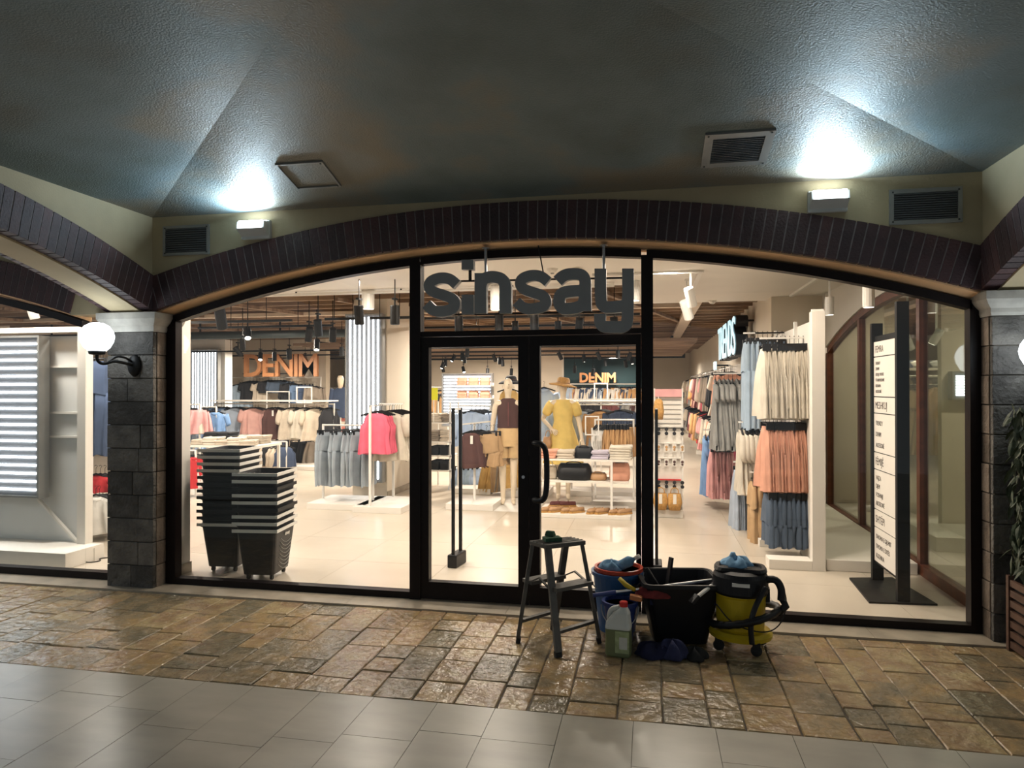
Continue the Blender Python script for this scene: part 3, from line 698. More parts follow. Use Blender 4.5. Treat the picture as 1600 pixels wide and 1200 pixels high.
# ---- large black tub
tub = thing('cleaning_tub', 'large black plastic tub full of cleaning tools between jug and vacuum', 'tub', (.175, -.44, 0), .16)
g = MB(); w0, d0, w1, d1, h = .33, .26, .47, .40, .385
def rrect(w_, d_, z, r=.05, n=4, cx=0, cy=0):
    out = []
    for sx, sy, a0 in ((1, 1, 0), (-1, 1, PI/2), (-1, -1, PI), (1, -1, 1.5*PI)):
        for i in range(n+1):
            a = a0+PI/2*i/n; out.append((cx+sx*(w_/2-r)+r*math.cos(a), cy+sy*(d_/2-r)+r*math.sin(a), z))
    return out
g.rings([rrect(w0-.02, d0-.02, .012), rrect(w1-.02, d1-.02, h), rrect(w1, d1, h), rrect(w0, d0, 0)]); 
g.v = g.v; g.build('body', 'black_plastic', tub)
g = MB(); g.rings([rrect(w1-.004, d1-.004, h-.02), rrect(w1+.035, d1+.035, h-.02, .06), rrect(w1+.035, d1+.035, h+.004, .06), rrect(w1-.004, d1-.004, h+.004)], False, False); g.build('rim', 'black_plastic', tub)
for s in (-1, 1):
    p = smooth_path([(s*(w1/2+.012), -.08, h-.02), (s*(w1/2+.04), -.07, h-.06), (s*(w1/2+.04), .07, h-.06), (s*(w1/2+.012), .08, h-.02)], 2)
    MB().tube(p, .010, 8).build('side_handle', 'black_plastic', tub)
MB().box(-w1/2+.03, w1/2-.03, -d1/2+.03, d1/2-.03, h-.13, h-.10).build('folded_rags', 'navy_cloth', tub, label='dark rags filling the tub')
mp = thing('mop', 'mop with silver pole laid across the black tub', 'mop', tuple(at(935, 932, -.72)))
a, b = at(932, 929, -.74), at(1112, 906, -.44)
MB().tube([a, b], .0085, 10).build('pole', 'steel', mp, world=True)
MB().tube([a+(b-a)*.16, a-(b-a)*.03+Vector((0, 0, -.002))], .013, 10).build('grip', 'bucket_dark_blue', mp, world=True)
a, b = at(1102, 910, -.46), at(1075, 945, -.68)
sq = thing('squeegee', 'worn grey squeegee handle sticking out over the right edge of the tub', 'squeegee', tuple(b))
MB().tube([at(1112, 915, -.60), at(1085, 936, -.72)], .012, 8).build('handle', 'grey_plastic', sq, world=True)
MB().bar(at(1090, 930, -.71), at(1080, 942, -.73), .04, .02).build('head', 'black_plastic', sq, world=True)
br = thing('hand_brush', 'yellow handled brush with orange head leaning in the tub', 'brush', tuple(at(985, 930, -.66)))
MB().tube([at(968, 904, -.60), at(978, 914, -.63), at(992, 922, -.66)], [.014, .016, .012], 10).build('handle', 'yellow_plastic', br, world=True, smooth=True)
MB().bar(at(984, 932, -.70), at(1003, 936, -.70), .05, .03).build('head', 'orange_plastic', br, world=True, bev=.006)
o = rag(*at(1020, 932, -.62), .10, .06, .055, 9).build('cleaning_rag', 'red_cloth', smooth=True); tag(o, 'dark red rag lying over the front edge of the black tub', 'rag')
a, b = at(1041, 906, -.42), at(1049, 871, -.40)
dp = thing('dustpan', 'dark upright flat handle standing in the back of the black tub', 'dustpan', tuple(a-Vector((0, 0, .12))))
MB().bar(a-Vector((0, 0, .1)), b, .035, .016).build('handle', 'black_plastic', dp, world=True)
MB().bar(a-Vector((.02, 0, .18)), a-Vector((0, 0, .09)), .18, .02).build('pan', 'black_plastic', dp, world=True)
MB().tube([at(1012, 888, -.40), at(1024, 907, -.46), at(1035, 925, -.50)], .008, 8).build('thin_rod', 'black_plastic').__setitem__('label', 'x')
o = bpy.data.objects['thin_rod']; o.name = 'tool_rod'; tag(o, 'thin black rod leaning at the left back corner of the tub', 'rod')
o = rag(.035, -.80, 0, .13, .06, .07, 21, amp=.3).build('cloth_bundle', 'navy_cloth', smooth=True); tag(o, 'crumpled dark navy cloth on the paving in front of the tub', 'cloth')
o = rag(.13, -.81, .005, .09, .05, .09, 22, amp=.3).build('cloth_bundle', mat('slate_cloth', (.03, .035, .10), .9, noise=.4, nscale=14, bump=.3), smooth=True); tag(o, 'slate blue crumpled cloth right beside the navy cloth by the tub', 'cloth')
o = rag(.26, -.79, .0, .07, .05, .06, 23, amp=.3).build('cloth_bundle', 'rubber', smooth=True); tag(o, 'black crumpled bag at the foot of the tub beside the vacuum', 'bag')
# ---- jug
jg = thing('plastic_jug', 'translucent jug of green cleaner with red cap', 'jug', (-.185, -.815, 0), -.12)
def jr(w_, d_, z, r=.022): return rrect(w_, d_, z, r, 4)
MB().rings([jr(.135, .095, 0), jr(.15, .11, .012), jr(.15, .11, .165)]).build('lower_body', 'jug_liquid', jg, smooth=False, bev=.003)
MB().rings([jr(.15, .11, .1655), jr(.15, .11, .175), rrect(.145, .10, .20, .03, 4), rrect(.10, .085, .255, .03, 4, .018), rrect(.05, .05, .285, .02, 4, .03), rrect(.042, .042, .295, .02, 4, .03)]).build('upper_body', 'jug_plastic', jg)
p = smooth_path([(.005, 0, .285), (-.045, 0, .27), (-.06, 0, .22), (-.05, 0, .19)], 2)
MB().tube(p, [.016]*len(p), 10).build('handle', 'jug_plastic', jg, smooth=True)
MB().lathe([(.024, .292), (.024, .318), (.020, .322), (.001, .322)], 16, c=(.03, 0, 0)).build('cap', 'red_plastic', jg)
MB().box(-.012, .07, -.0575, -.0555, .03, .158).build('label', 'jug_label', jg)
MB().box(.012, .06, -.0585, -.0577, .055, .125).build('label_panel', 'jug_label_white', jg)
# ---- wet and dry vacuum
va = thing('vacuum_cleaner', 'yellow and black wet and dry vacuum cleaner with coiled hose', 'vacuum', (.545, -.555, 0), -.1)
MB().lathe([(.001, .07), (.15, .07), (.175, .08), (.18, .105), (.165, .125), (.001, .125)], 48, sx=1.05, sy=.95).build('chassis', 'yellow_plastic', va, smooth=False)
MB().lathe([(.13, .12), (.14, .14), (.15, .33), (.155, .34), (.155, .352)], 48).build('tank', 'yellow_plastic', va, smooth=False)
MB().lathe([(.157, .345), (.165, .36), (.162, .45), (.150, .475), (.12, .488), (.001, .492)], 48).build('motor_head', 'black_plastic', va, smooth=False)
MB().box(-.05, .05, -.168, -.14, .415, .435).build('badge', 'grey_plastic', va)
g = MB(); g.rings([rrect(.30, .20, .478, .06), rrect(.31, .21, .488, .06), rrect(.29, .19, .505, .06), rrect(.25, .15, .505, .05), rrect(.24, .14, .49, .05)]); g.build('top_tray', 'black_plastic', va)
for i in range(4):
    t = .6+i*PI/2; g = MB(); g.lathe([(.001, -.014), (.03, -.014), (.034, 0), (.03, .014), (.001, .014)], 14, c=(math.cos(t)*.155, math.sin(t)*.15, .034), rot=Matrix.Rotation(PI/2, 3, 'X'))
    wl = g.build('caster', 'rubber', va, smooth=True)
    MB().box(math.cos(t)*.155-.022, math.cos(t)*.155+.022, math.sin(t)*.15-.02, math.sin(t)*.15+.02, .045, .085).build('caster_bracket', 'black_plastic', wl)
p = smooth_path([(.13, -.02, .43), (.21, -.06, .44), (.20, -.10, .36), (.14, -.17, .27), (.05, -.19, .20), (-.10, -.18, .19), (-.18, -.10, .22), (-.20, .02, .25)], 2)
MB().tube(smooth_path([(.12, -.04, .43), (.20, -.05, .455), (.235, -.06, .40), (.23, -.07, .33)], 2), .022, 10).build('hose_elbow', 'black_plastic', va, smooth=True)
hz = []
for i in range(46):
    t = i/45*PI*2.0-.35; hz.append((.02+.205*math.cos(t), -.02+.20*math.sin(t), .205+.055*math.cos(t)+.02*i/45))
hz = [(.235, -.065, .34), (.255, -.07, .30)]+hz
rs = [.021+(.003 if i % 2 else 0) for i in range(len(hz))]
MB().tube(hz, rs, 10).build('hose', 'black_plastic', va, smooth=True)
MB().tube(smooth_path([(.06, -.205, .10), (.05, -.21, .22), (.08, -.19, .32), (.14, -.14, .42)], 2), .016, 8).build('wand', 'black_plastic', va, smooth=True)
MB().tube(smooth_path([(.16, -.03, .46), (.24, -.02, .42), (.27, -.04, .30), (.22, -.10, .18), (.12, -.19, .16), (-.05, -.20, .20), (-.14, -.15, .30)], 3), .004, 6).build('power_cord', 'rubber', va)
for s in (-1, 1): MB().box(s*.158-.012, s*.158+.012, -.03, .03, .30, .38).build('latch', 'black_plastic', va)
for i, (dx, dy, rx, ry, h, sd) in enumerate(((-.02, -.02, .085, .06, .05, 31),)):
    o = rag(.545+dx, -.555+dy, .507, rx, ry, h, sd, amp=.35).build('cleaning_rag', 'blue_cloth', smooth=True); tag(o, 'light blue rag crumpled on top of the vacuum cleaner', 'rag')
o = MB().rings([[(.50+.03*math.cos(a)*(1-t*.6), -.57+.03*math.sin(a)*(1-t*.6), .545+.045*t) for a in [k*PI/4 for k in range(8)]] for t in (0, .3, .6, .95)]).build('rag_peak', 'blue_cloth', smooth=True)
rg = bpy.data.objects['cleaning_rag.002']; o.parent = rg
# ---- slatted planter and ficus at the right column
pt = thing('slatted_planter', 'brown wooden slatted planter box at the right stone column', 'planter', (2.40, -.55, 0))
MB().box(-.235, .235, -.30, .27, .02, .40).build('inner_box', 'black_metal', pt)
for i in range(7):
    z = .02+i*.062
    MB().box(-.255, -.236, -.31, .28, z, z+.040).build('slat', 'planter_wood', pt); MB().box(-.25, .25, -.325, -.306, z, z+.040).build('slat', 'planter_wood', pt)
for sx, sy in ((-.262, -.322), (-.262, .258)):
    MB().box(sx, sx+.03, sy, sy+.03, 0, .455).build('corner_post', 'planter_wood', pt)
fi = thing('weeping_fig', 'dark leafy weeping fig hanging over the planter in front of the right column', 'plant', (2.40, -.55, .40))
for i in range(4):
    a = i*1.6; MB().tube(smooth_path([(.03*math.cos(a), .03*math.sin(a), 0), (.05*math.cos(a+1), .05*math.sin(a+1), .5), (.10*math.cos(a), .10*math.sin(a), 1.15)], 2), .012, 6).build('stem', 'bark', fi)
rl = random.Random(5); lm = []
for v_ in range(4):
    g = MB(); ln = .080+.012*v_; wd = .016
    P = [(0, 0, 0), (wd, 0, -ln*.35), (wd*.7, .004, -ln*.7), (0, .008, -ln), (-wd*.7, .004, -ln*.7), (-wd, 0, -ln*.35), (0, -.006, -ln*.4)]
    g.add(P, [(0, 1, 6), (1, 2, 6), (2, 3, 6), (3, 4, 6), (4, 5, 6), (5, 0, 6)]); lm.append(g)
lme = None
leaves = []
big = MB()
for i in range(2600):
    th = rl.uniform(0, 2*PI); rr_ = math.sqrt(rl.random())*.34; z = rl.uniform(.22, 1.22)
    if z < .5: rr_ = rl.uniform(.20, .34)
    th2 = rl.uniform(0, 2*PI)
    pos = Vector((rr_*math.cos(th), rr_*math.sin(th)*.9, z-.3*rr_))
    if pos.y+(-.55) > -.21: continue
    mtx = Matrix.Translation(pos) @ Matrix.Rotation(th2, 4, 'Z') @ Matrix.Rotation(rl.uniform(-.9, .3), 4, 'X') @ Matrix.Rotation(rl.uniform(-.5, .5), 4, 'Y')
    if i < 290:
        if i < 4:
            o = lm[i % 4].build('leaf', 'leaf', fi); leaves.append(o.data)
        else:
            o = bpy.data.objects.new('leaf', leaves[i % 4]); C.objects.link(o); o.parent = fi
        o.matrix_basis = mtx
    else:
        g = lm[i % 4]; big.add([mtx @ Vector(v) for v in g.v], g.f)
o = big.build('foliage', 'leaf', fi); o['kind'] = 'stuff'
# ============================================================ SHOP: fixtures
def led_panel(name, lab, x0, x1, z0, z1, Y, n, vertical=True, depth=.10):
    root = thing(name, lab, 'light panel', ((x0+x1)/2, Y, z0))
    MB().box(x0, x1, Y, Y+depth, z0, z1).build('light_box', 'led_back', root, world=True)
    if vertical:
        for i in range(n):
            x = x0+.02+(x1-x0-.04)*(i+.5)/n; MB().box(x-.009, x+.009, Y-.014, Y-.0005, z0+.03, z1-.03).build('led_strip', 'led_strip', root, world=True)
    else:
        for i in range(n):
            z = z0+.02+(z1-z0-.04)*(i+.5)/n; MB().box(x0+.02, x1-.02, Y-.014, Y-.0005, z-.009, z+.009).build('led_strip', 'led_strip', root, world=True)
    g = MB()
    for a, b, c, d in ((x0-.02, x0, z0-.02, z1+.02), (x1, x1+.02, z0-.02, z1+.02), (x0, x1, z0-.02, z0), (x0, x1, z1, z1+.02)): g.box(a, b, Y-.02, Y+depth, c, d)
    g.build('frame', 'grille_grey', root, world=True)
    return root
led_panel('led_wall_panel', 'tall white panel of vertical light tubes on the beige pillar', -4.34, -3.80, .25, 2.66, 4.42, 7)
struct(MB().box(-4.30, -3.76, 4.53, 5.5, 0, 3.0).build('pillar_beige', 'shop_cream'))
struct(MB().box(-3.759, -3.745, 4.53, 5.5, 0, .09).build('baseboard_pillar', 'threshold_stone'))
a, b = at(298, 600, 9.6), at(340, 600, 9.6)
led_panel('led_wall_panel', 'vertical light tube panel at the far left of the shop', a.x, b.x, .7, 2.50, 9.6, 9)
struct(MB().box(a.x-.2, b.x+.12, 9.71, 10.0, 0, 2.75).build('pillar_left', 'booth_white'))
a, b = at(692, 600, 7.4), at(768, 600, 7.4)
led_panel('led_wall_panel', 'light tube panel of horizontal strips behind the peach bags', a.x, b.x, .9, at(700, 585, 7.4).z, 7.4, 16, vertical=False)
def rack(lab, x0, x1, Y, zr, name='clothes_rack', base=True, d=.45, bz=.08, grp=None, z0=0):
    root = thing(name, lab, 'rack', ((x0+x1)/2, Y, z0), 0, grp); xm = (x0+x1)/2; hw = (x1-x0)/2; h = zr-z0
    MB().tube([(-hw, 0, h), (hw, 0, h)], .013, 8).build('rail', 'white_metal', root)
    for s in (-1, 1): MB().box(s*hw-.012, s*hw+.012, -.012, .012, bz if base else .02, h+.013).build('post', 'white_metal', root)
    if base: MB().box(-hw-.05, hw+.05, -d/2, d/2, .0, bz).build('base', 'shop_white', root, bev=.004)
    else: MB().box(-hw-.02, hw+.02, -d/2, d/2, 0, .02).build('base', 'white_metal', root)
    return root
# ---- garments
CLOTH = dict(greyblue=(.40, .47, .58), blue=(.20, .36, .66), skyblue=(.45, .58, .80), pinkrose=(.66, .38, .34), hotpink=(.78, .14, .22), brown=(.085, .038, .034), beige=(.60, .52, .42), cream=(.70, .64, .54),
             black=(.018, .018, .022), navy=(.05, .075, .14), denim=(.14, .22, .36), lightdenim=(.40, .52, .66), greydenim=(.33, .38, .43), tan=(.52, .34, .18), camel=(.58, .34, .15), peach=(.72, .36, .25), pink=(.78, .40, .40),
             white=(.78, .76, .72), grey=(.34, .34, .33), taupe=(.30, .25, .20), yellow=(.82, .60, .18), mustard=(.72, .46, .16), coral=(.72, .25, .20), darkdenim=(.07, .10, .15), maroon=(.18, .06, .06), red=(.6, .04, .05), midblue=(.16, .26, .48), lilac=(.55, .50, .60), sand=(.62, .43, .22))
for k, c in CLOTH.items(): mat('cloth_'+k, c, .88, vary=.10, noise=.14, nscale=9, bump=.12, bscale=90)
def loft_garment(kind, W, L, seed):
    r = random.Random(seed); g = MB(); n = 40; D = .040
    ph = r.uniform(0, 6); ph2 = r.uniform(0, 6)
    def body(prof, folds, z0, L_, xo=0, dm=1.0, nz=9, t0_=0):
        rs = []
        for i in range(nz+1):
            t = i/nz
            for (t0, w0, a0), (t1, w1, a1) in zip(prof, prof[1:]):
                if t0 <= t <= t1+1e-6: u = (t-t0)/(t1-t0); w = w0+(w1-w0)*u; a = a0+(a1-a0)*u; break
            ring = []
            for k in range(n):
                th = 2*PI*k/n; cx_, sx_ = math.cos(th), math.sin(th)
                x = w*W*math.copysign(abs(cx_)**.75, cx_); y = D*dm*(.45+.55*min(1, t*3+t0_))*math.copysign(abs(sx_)**.8, sx_)
                rp = a*(math.sin(folds*th+ph+.6*t)+.5*math.sin((folds*1.7)*th+ph2))
                y += rp*.020*abs(sx_)**.3; x += rp*.012
                y += a*.010*math.sin(13*th+ph2+2*t)
                zz = z0-L_*t+(.012*math.sin(3*th+ph2)*t)
                ring.append((xo+x+.01*math.sin(t*4+ph), y, zz))
            rs.append(ring)
        g.rings(rs, True, False)
    if kind in ('shirt', 'blouse', 'vest', 'jacket', 'coat', 'dress', 'teetop'):
        if kind == 'dress': prof = [(0, .16, 0), (.06, .40, 0), (.12, .44, .3), (.38, .38, .5), (.5, .42, 1.0), (1, .66, 1.8)]
        elif kind == 'vest': prof = [(0, .22, 0), (.05, .33, 0), (.25, .36, .3), (.34, .45, .4), (.6, .43, .6), (1, .49, .9)]
        elif kind == 'coat': prof = [(0, .14, 0), (.08, .45, 0), (.3, .46, .1), (1, .50, .4)]
        else: prof = [(0, .15, 0), (.10, .44, 0), (.16, .47, .3), (.5, .45, .8), (1, .54, 1.5 if kind == 'blouse' else 1.0)]
        body(prof, 7, -.10, L)
        if kind != 'vest':
            sl = dict(shirt=.55, blouse=.34, jacket=.58, coat=.6, dress=.24, teetop=.28)[kind]*min(L, .62 if kind != 'coat' else .9)*1.05
            for s in (-1, 1):
                rs = []
                puff = 1.5 if kind == 'blouse' else 1
                for i in range(5):
                    t = i/4; rad = .048*(1-.15*t)*(1+.55*math.sin(t*PI*.9)*(puff-1)*1.6)
                    c = Vector((s*(.43*W+.055*t), -.004, -.10-L*.07-sl*1.15*t))
                    rs.append([tuple(c+Vector((math.cos(2*PI*k/10)*rad, math.sin(2*PI*k/10)*rad*.7, .02*math.sin(2*PI*k/10)-s*math.cos(2*PI*k/10)*-.02))) for k in range(10)])
                g.rings(rs)
    elif kind == 'skirt':
        body([(0, .36, .0), (.06, .37, .3), (.4, .44, .9), (1, .56, 1.5)], 9, -.10, L)
    elif kind in ('trousers', 'shorts'):
        cr = .34 if kind == 'trousers' else .55
        body([(0, .40, 0), (.15, .42, .1), (1, .50, .3)], 5, -.10, L*cr, nz=4, dm=1.08)
        W2 = W*.48
        for s in (-1, 1):
            prof = [(0, .50, .2), (.5, .47, .4), (1, .46 if kind == 'trousers' else .56, .4)]
            Wk = W; W = W2; body(prof, 4, -.10-L*cr+.01, L*(1-cr), xo=s*Wk*.25, dm=.80, nz=4, t0_=1); W = Wk
    return g
_protos = {}
WORDS = dict(shirt='shirt', blouse='blouse', vest='sleeveless top', jacket='jacket', coat='coat', dress='dress', skirt='skirt', trousers='trousers', shorts='shorts', teetop='t-shirt')
def garment(kind, col, loc, rz, lab, grp=None, W=.42, L=.62, seed=0, hang='black_plastic', gtag=False):
    key = (kind, col, round(W, 2), round(L, 2), seed % 3, gtag)
    if key in _protos: return dup(_protos[key], loc, rz, lab, grp)
    root = thing('hanging_'+kind, lab, 'clothes' if kind not in ('dress', 'skirt', 'shirt', 'trousers', 'jacket') else kind, loc, rz, grp)
    if grp: pass
    loft_garment(kind, W, L, seed*7+len(col)).build('fabric', 'cloth_'+col, root, smooth=True)
    if kind in ('shirt', 'jacket', 'coat', 'blouse', 'teetop', 'dress'):
        g = MB(); rs = [[(math.cos(a)*.17*W*k, math.sin(a)*.030*k-.004*(k > 1), -.102+z_+.012*math.sin(a)) for a in [2*PI*j/14 for j in range(14)]] for k, z_ in ((1.02, -.022), (1.06, -.010), (.92, .014), (.84, .012))]
        g.rings(rs, False, False); cc = g.build('collar', 'cloth_'+col, root, smooth=True)
        if kind in ('shirt', 'jacket', 'coat'):
            MB().rings([[(-.010, -.037-.010*min(1, t*2), -.12-L*t*.92), (.010, -.037-.010*min(1, t*2), -.12-L*t*.92), (.010, -.030, -.12-L*t*.92), (-.010, -.030, -.12-L*t*.92)] for t in (0.02, .3, .6, 1)]).build('button_placket', 'cloth_'+col, root)
    g = MB(); hw = W*.43 if kind not in ('skirt', 'trousers', 'shorts') else W*.40
    if kind in ('skirt', 'trousers', 'shorts'):
        g.tube([(-hw, 0, -.07), (hw, 0, -.07)], .007, 5)
        for s in (-1, 1): g.box(s*hw*.9-.014, s*hw*.9+.014, -.02, .02, -.125, -.06)
    else:
        g.tube([(-hw, 0, -.125), (-hw*.5, 0, -.095), (0, 0, -.07), (hw*.5, 0, -.095), (hw, 0, -.125)], .011, 6)
    g.tube([(0, 0, -.07), (0, 0, -.012), (.014, 0, .012), (0, 0, .022), (-.014, 0, .012)], .003, 4)
    g.build('hanger', hang, root)
    if gtag: MB().box(-.012, .022, -.062, -.059, -.24, -.13).build('price_tag', 'paper_white', root)
    _protos[key] = root
    return root
ORDP = ['lowest', 'second up', 'third up', 'fourth up', 'fifth up', 'sixth up']
ORD = ['first', 'second', 'third', 'fourth', 'fifth', 'sixth', 'seventh', 'eighth', 'ninth', 'tenth', 'eleventh', 'twelfth']
def row(kind, col, n, p0, p1, rz, lab, grp, W=.42, L=.62, jit=.05, **k):
    p0, p1 = Vector(p0), Vector(p1)
    for i in range(n):
        t = i/max(1, n-1); p = p0.lerp(p1, t)
        garment(kind, col, p, rz+R.uniform(-jit, jit), lab+', '+ORD[i]+(' from the front' if abs(p1.y-p0.y) > abs(p1.x-p0.x) else ' from the left'), grp, W, L, seed=i, **k)
# rack A: pale grey denim trousers
p0, p1 = at(512, 664, 3.8), at(577, 664, 3.8)
rack('low white rack of pale grey denim, left of the pink tops', at(505, 664, 3.8).x, at(583, 664, 3.8).x, 3.8, p0.z, d=.75)
row('trousers', 'greydenim', 8, p0, p1, PI/2-.25, 'pale grey denim trousers on the low white rack', 'pale denim on the low rack', W=.50, L=.72, jit=.28)
# rack B: pink and cream tops, rail pointing towards the glass
bx_ = at(588, 640, 3.55).x; zr = at(588, 634, 3.55).z
rb = thing('clothes_rack', 'tall white single post rack holding hot pink sleeveless tops', 'rack', (-3.42, 3.75, 0))
MB().box(-.33, .33, -.45, .45, 0, .08).build('base', 'shop_white', rb, bev=.004)
MB().box(bx_+3.42-.014, bx_+3.42+.014, -.42, -.392, .08, zr+.01).build('post', 'white_metal', rb)
MB().box(bx_+3.42-.012, bx_+3.42+.012, -.42, .44, zr-.005, zr+.012).build('rail', 'white_metal', rb)
MB().box(bx_+3.42-.014, bx_+3.42+.014, .40, .43, .08, zr).build('post', 'white_metal', rb)
MB().box(bx_+3.42-.06, bx_+3.42+.30, .0, .02, zr+.013, zr+.03).build('top_bar', 'white_metal', rb)
row('vest', 'hotpink', 4, (bx_+.03, 3.44, zr), (bx_+.03, 3.66, zr), .30, 'hot pink sleeveless top on the front of the single post rack', 'hot pink tops', W=.42, L=.52)
row('blouse', 'cream', 6, (bx_+.10, 3.76, zr), (bx_+.13, 4.14, zr), .26, 'cream blouse hanging behind the hot pink tops', 'cream blouses behind the pink tops', W=.44, L=.64)
# rack C: long rail of blouses
Yc = 7.6; zc_ = at(420, 631, Yc).z
def seg(px): return at(px, 631, Yc).x
rack('long white rack of blue, pink, brown and cream blouses', seg(336), seg(522), Yc, zc_, d=.5)
MB_l = MB().box(seg(340), seg(520), Yc-.25, Yc+.25, zc_+.05, zc_+.075).build('rack_shelf', 'shop_white'); MB_l.name = 'shelf_board'; tag(MB_l, 'white shelf board above the long blouse rack', 'shelf')
for i, (px, kd, cl, W_, L_, n_, lb) in enumerate([
    (334, 'shirt', 'blue', .44, .80, 3, 'mid blue shirt at the left end of the long rack'),
    (347, 'shirt', 'midblue', .44, .85, 3, 'deep blue shirt, second from the left end of the long rack'),
    (367, 'blouse', 'greyblue', .44, .56, 3, 'grey-blue puff sleeve blouse on the long rack'),
    (396, 'blouse', 'pinkrose', .44, .52, 3, 'dusty pink puff sleeve blouse on the long rack'),
    (427, 'vest', 'brown', .44, .60, 3, 'dark brown sleeveless top on the long rack'),
    (456, 'blouse', 'beige', .46, .60, 3, 'beige blouse right of the dark brown top'),
    (475, 'blouse', 'cream', .46, .58, 2, 'cream blouse between beige blouses on the long rack'),
    (492, 'blouse', 'beige', .46, .62, 3, 'beige blouse at the right of the long rack'),
    (514, 'vest', 'black', .40, .48, 2, 'black sleeveless top at the right end of the long rack')]):
    for j in range(n_):
        garment(kd, cl, (seg(px)+.02*j, Yc+.07*j-.03, zc_), .46+R.uniform(-.08, .08), lb+(', front one', ', second one', ', third one')[j]*(n_ > 1), lb if n_ > 1 else None, W_, L_, seed=j+i, gtag=(j == 0 and cl == 'brown'))
# lower row behind, dark
for i, (px, cl) in enumerate([(400, 'maroon'), (412, 'maroon'), (425, 'black'), (466, 'black'), (478, 'black'), (490, 'taupe')]):
    garment('skirt', cl, at(px, 683, 8.1), .4, ['leftmost maroon', 'second maroon', 'leftmost black', 'second black', 'third black', 'taupe'][i]+' skirt on the lower rail under the long blouse rack', 'skirts on the lower rail, '+cl, .4, .42, seed=i)
rack('low rail of dark skirts behind the long blouse rack', at(395, 683, 8.1).x, at(497, 683, 8.1).x, 8.1, at(400, 683, 8.1).z, base=False)
# denim wall
Yd = 11.7
for i, (px, y, kd, cl, W_, L_, n_, lb) in enumerate([
    (356, 601, 'coat', 'tan', .5, .52, 2, 'tan coat at the left end of the denim wall'), (377, 600, 'shirt', 'lightdenim', .5, .58, 2, 'light denim shirt on the denim wall'),
    (394, 595, 'teetop', 'black', .5, .52, 3, 'black t-shirt beside the light denim shirt'), (409, 597, 'teetop', 'beige', .36, .46, 2, 'beige top on the denim wall'),
    (423, 594, 'jacket', 'black', .5, .30, 3, 'black jacket above the small white rail'), (437, 594, 'jacket', 'darkdenim', .5, .30, 3, 'dark jacket above the small white rail, right one'),
    (455, 598, 'jacket', 'black', .44, .50, 2, 'black jacket right of the small white rail'), (466, 600, 'trousers', 'denim', .4, .48, 2, 'blue jeans framed by the white metal square'), (478, 600, 'trousers', 'navy', .4, .48, 2, 'dark blue jeans framed by the white metal square'),
    (492, 603, 'coat', 'taupe', .4, .5, 2, 'taupe coat right of the framed jeans')]):
    p = at(px, y-4, Yd)
    for j in range(n_): garment(kd, cl, p+Vector((.05*j, .07*j-.1, 0)), .45+R.uniform(-.1, .1), lb+(', front one', ', second one', ', third one')[j]*(n_ > 1), lb if n_ > 1 else None, W_, L_, seed=i+j)
rack('high white rail on the denim wall', at(350, 592, Yd).x, at(500, 592, Yd).x, Yd+.05, at(350, 590, Yd).z, base=False, name='wall_rail')
rack('short white wall rail under the dark jackets', at(417, 613, Yd-.3).x, at(452, 613, Yd-.3).x, Yd-.3, at(420, 612, Yd-.3).z, base=False, name='wall_rail')
def sqframe(lab, x0, x1, z0, z1, Y, t=.015):
    root = thing('metal_display', lab, 'frame', ((x0+x1)/2, Y, z0))
    for a, b, c, d in ((x0, x1, z0, z0+t), (x0, x1, z1-t, z1), (x0, x0+t, z0+t, z1-t), (x1-t, x1, z0+t, z1-t)): MB().box(a, b, Y-t/2, Y+t/2, c, d).build('bar', 'white_metal', root, world=True)
    MB().box((x0+x1)/2-.01, (x0+x1)/2+.01, Y+t/2, Y+t/2+.012, 0.02, z0+.1).build('support', 'white_metal', root, world=True)
a, b = at(463, 630, Yd-.6), at(488, 604, Yd-.6); sqframe('white square metal display frame around the jeans', a.x, b.x, a.z, b.z, Yd-.6, .03)
# blazer on a bust and coral shelf
b_ = at(532, 598, 9.0)
bz = thing('blazer', 'dark slate blazer on a bust left of the tall light tube panel', 'jacket', b_)
loft_garment('coat', .46, .66, 4).build('jacket_body', 'cloth_navy', bz, smooth=True)
MB().lathe([(.001, .16), (.05, .15), (.075, .08), (.06, -.02), (.045, -.12)], 14).build('bust_head', 'mannequin_skin', bz, smooth=True)
MB().tube([(0, 0, -.6), (0, 0, -b_.z+.02)], .02, 8).build('stand', 'white_metal', bz); MB().lathe([(.18, -b_.z), (.18, -b_.z+.02), (.001, -b_.z+.025)], 16).build('stand_base', 'white_metal', bz)
def folded(cl, lab, loc, w_=.30, d_=.26, h_=.035, rz=0, grp=None):
    key = ('f', cl, round(w_, 2), round(d_, 2), round(h_, 3))
    if key in _protos: return dup(_protos[key], loc, rz, lab, grp)
    g = MB(); r = random.Random(len(cl)); n = 16
    rs = []
    for i, (z, s) in enumerate(((0, .94), (.18, 1.0), (.42, 1.0), (.5, .985), (.58, 1.0), (.85, .99), (1, .92))):
        q = rrect(w_*s, d_*s, h_*z, .03, 3); rs.append([(a+.004*math.sin(i*1.3+k), b+.004*math.cos(i+k*1.7), c+(.006*math.sin(k*1.1) if i > 4 else 0)) for k, (a, b, c) in enumerate(q)])
    g.rings(rs); o = g.build('folded_garment', 'cloth_'+cl, smooth=True); o.location = loc; o.rotation_euler = (0, 0, rz)
    tag(o, lab, 'clothes', grp); _protos[key] = o; return o
def pile(cl, n, loc, lab, w_=.30, d_=.26, h_=.035, rz=0):
    for i in range(n): folded(cl, lab+(', %s' % ORDP[i] if n > 1 else ''), (loc[0]+R.uniform(-.01, .01), loc[1]+R.uniform(-.01, .01), loc[2]+i*h_*.98), w_, d_, h_, rz+R.uniform(-.06, .06), grp=(lab+' pile') if n > 1 else None)
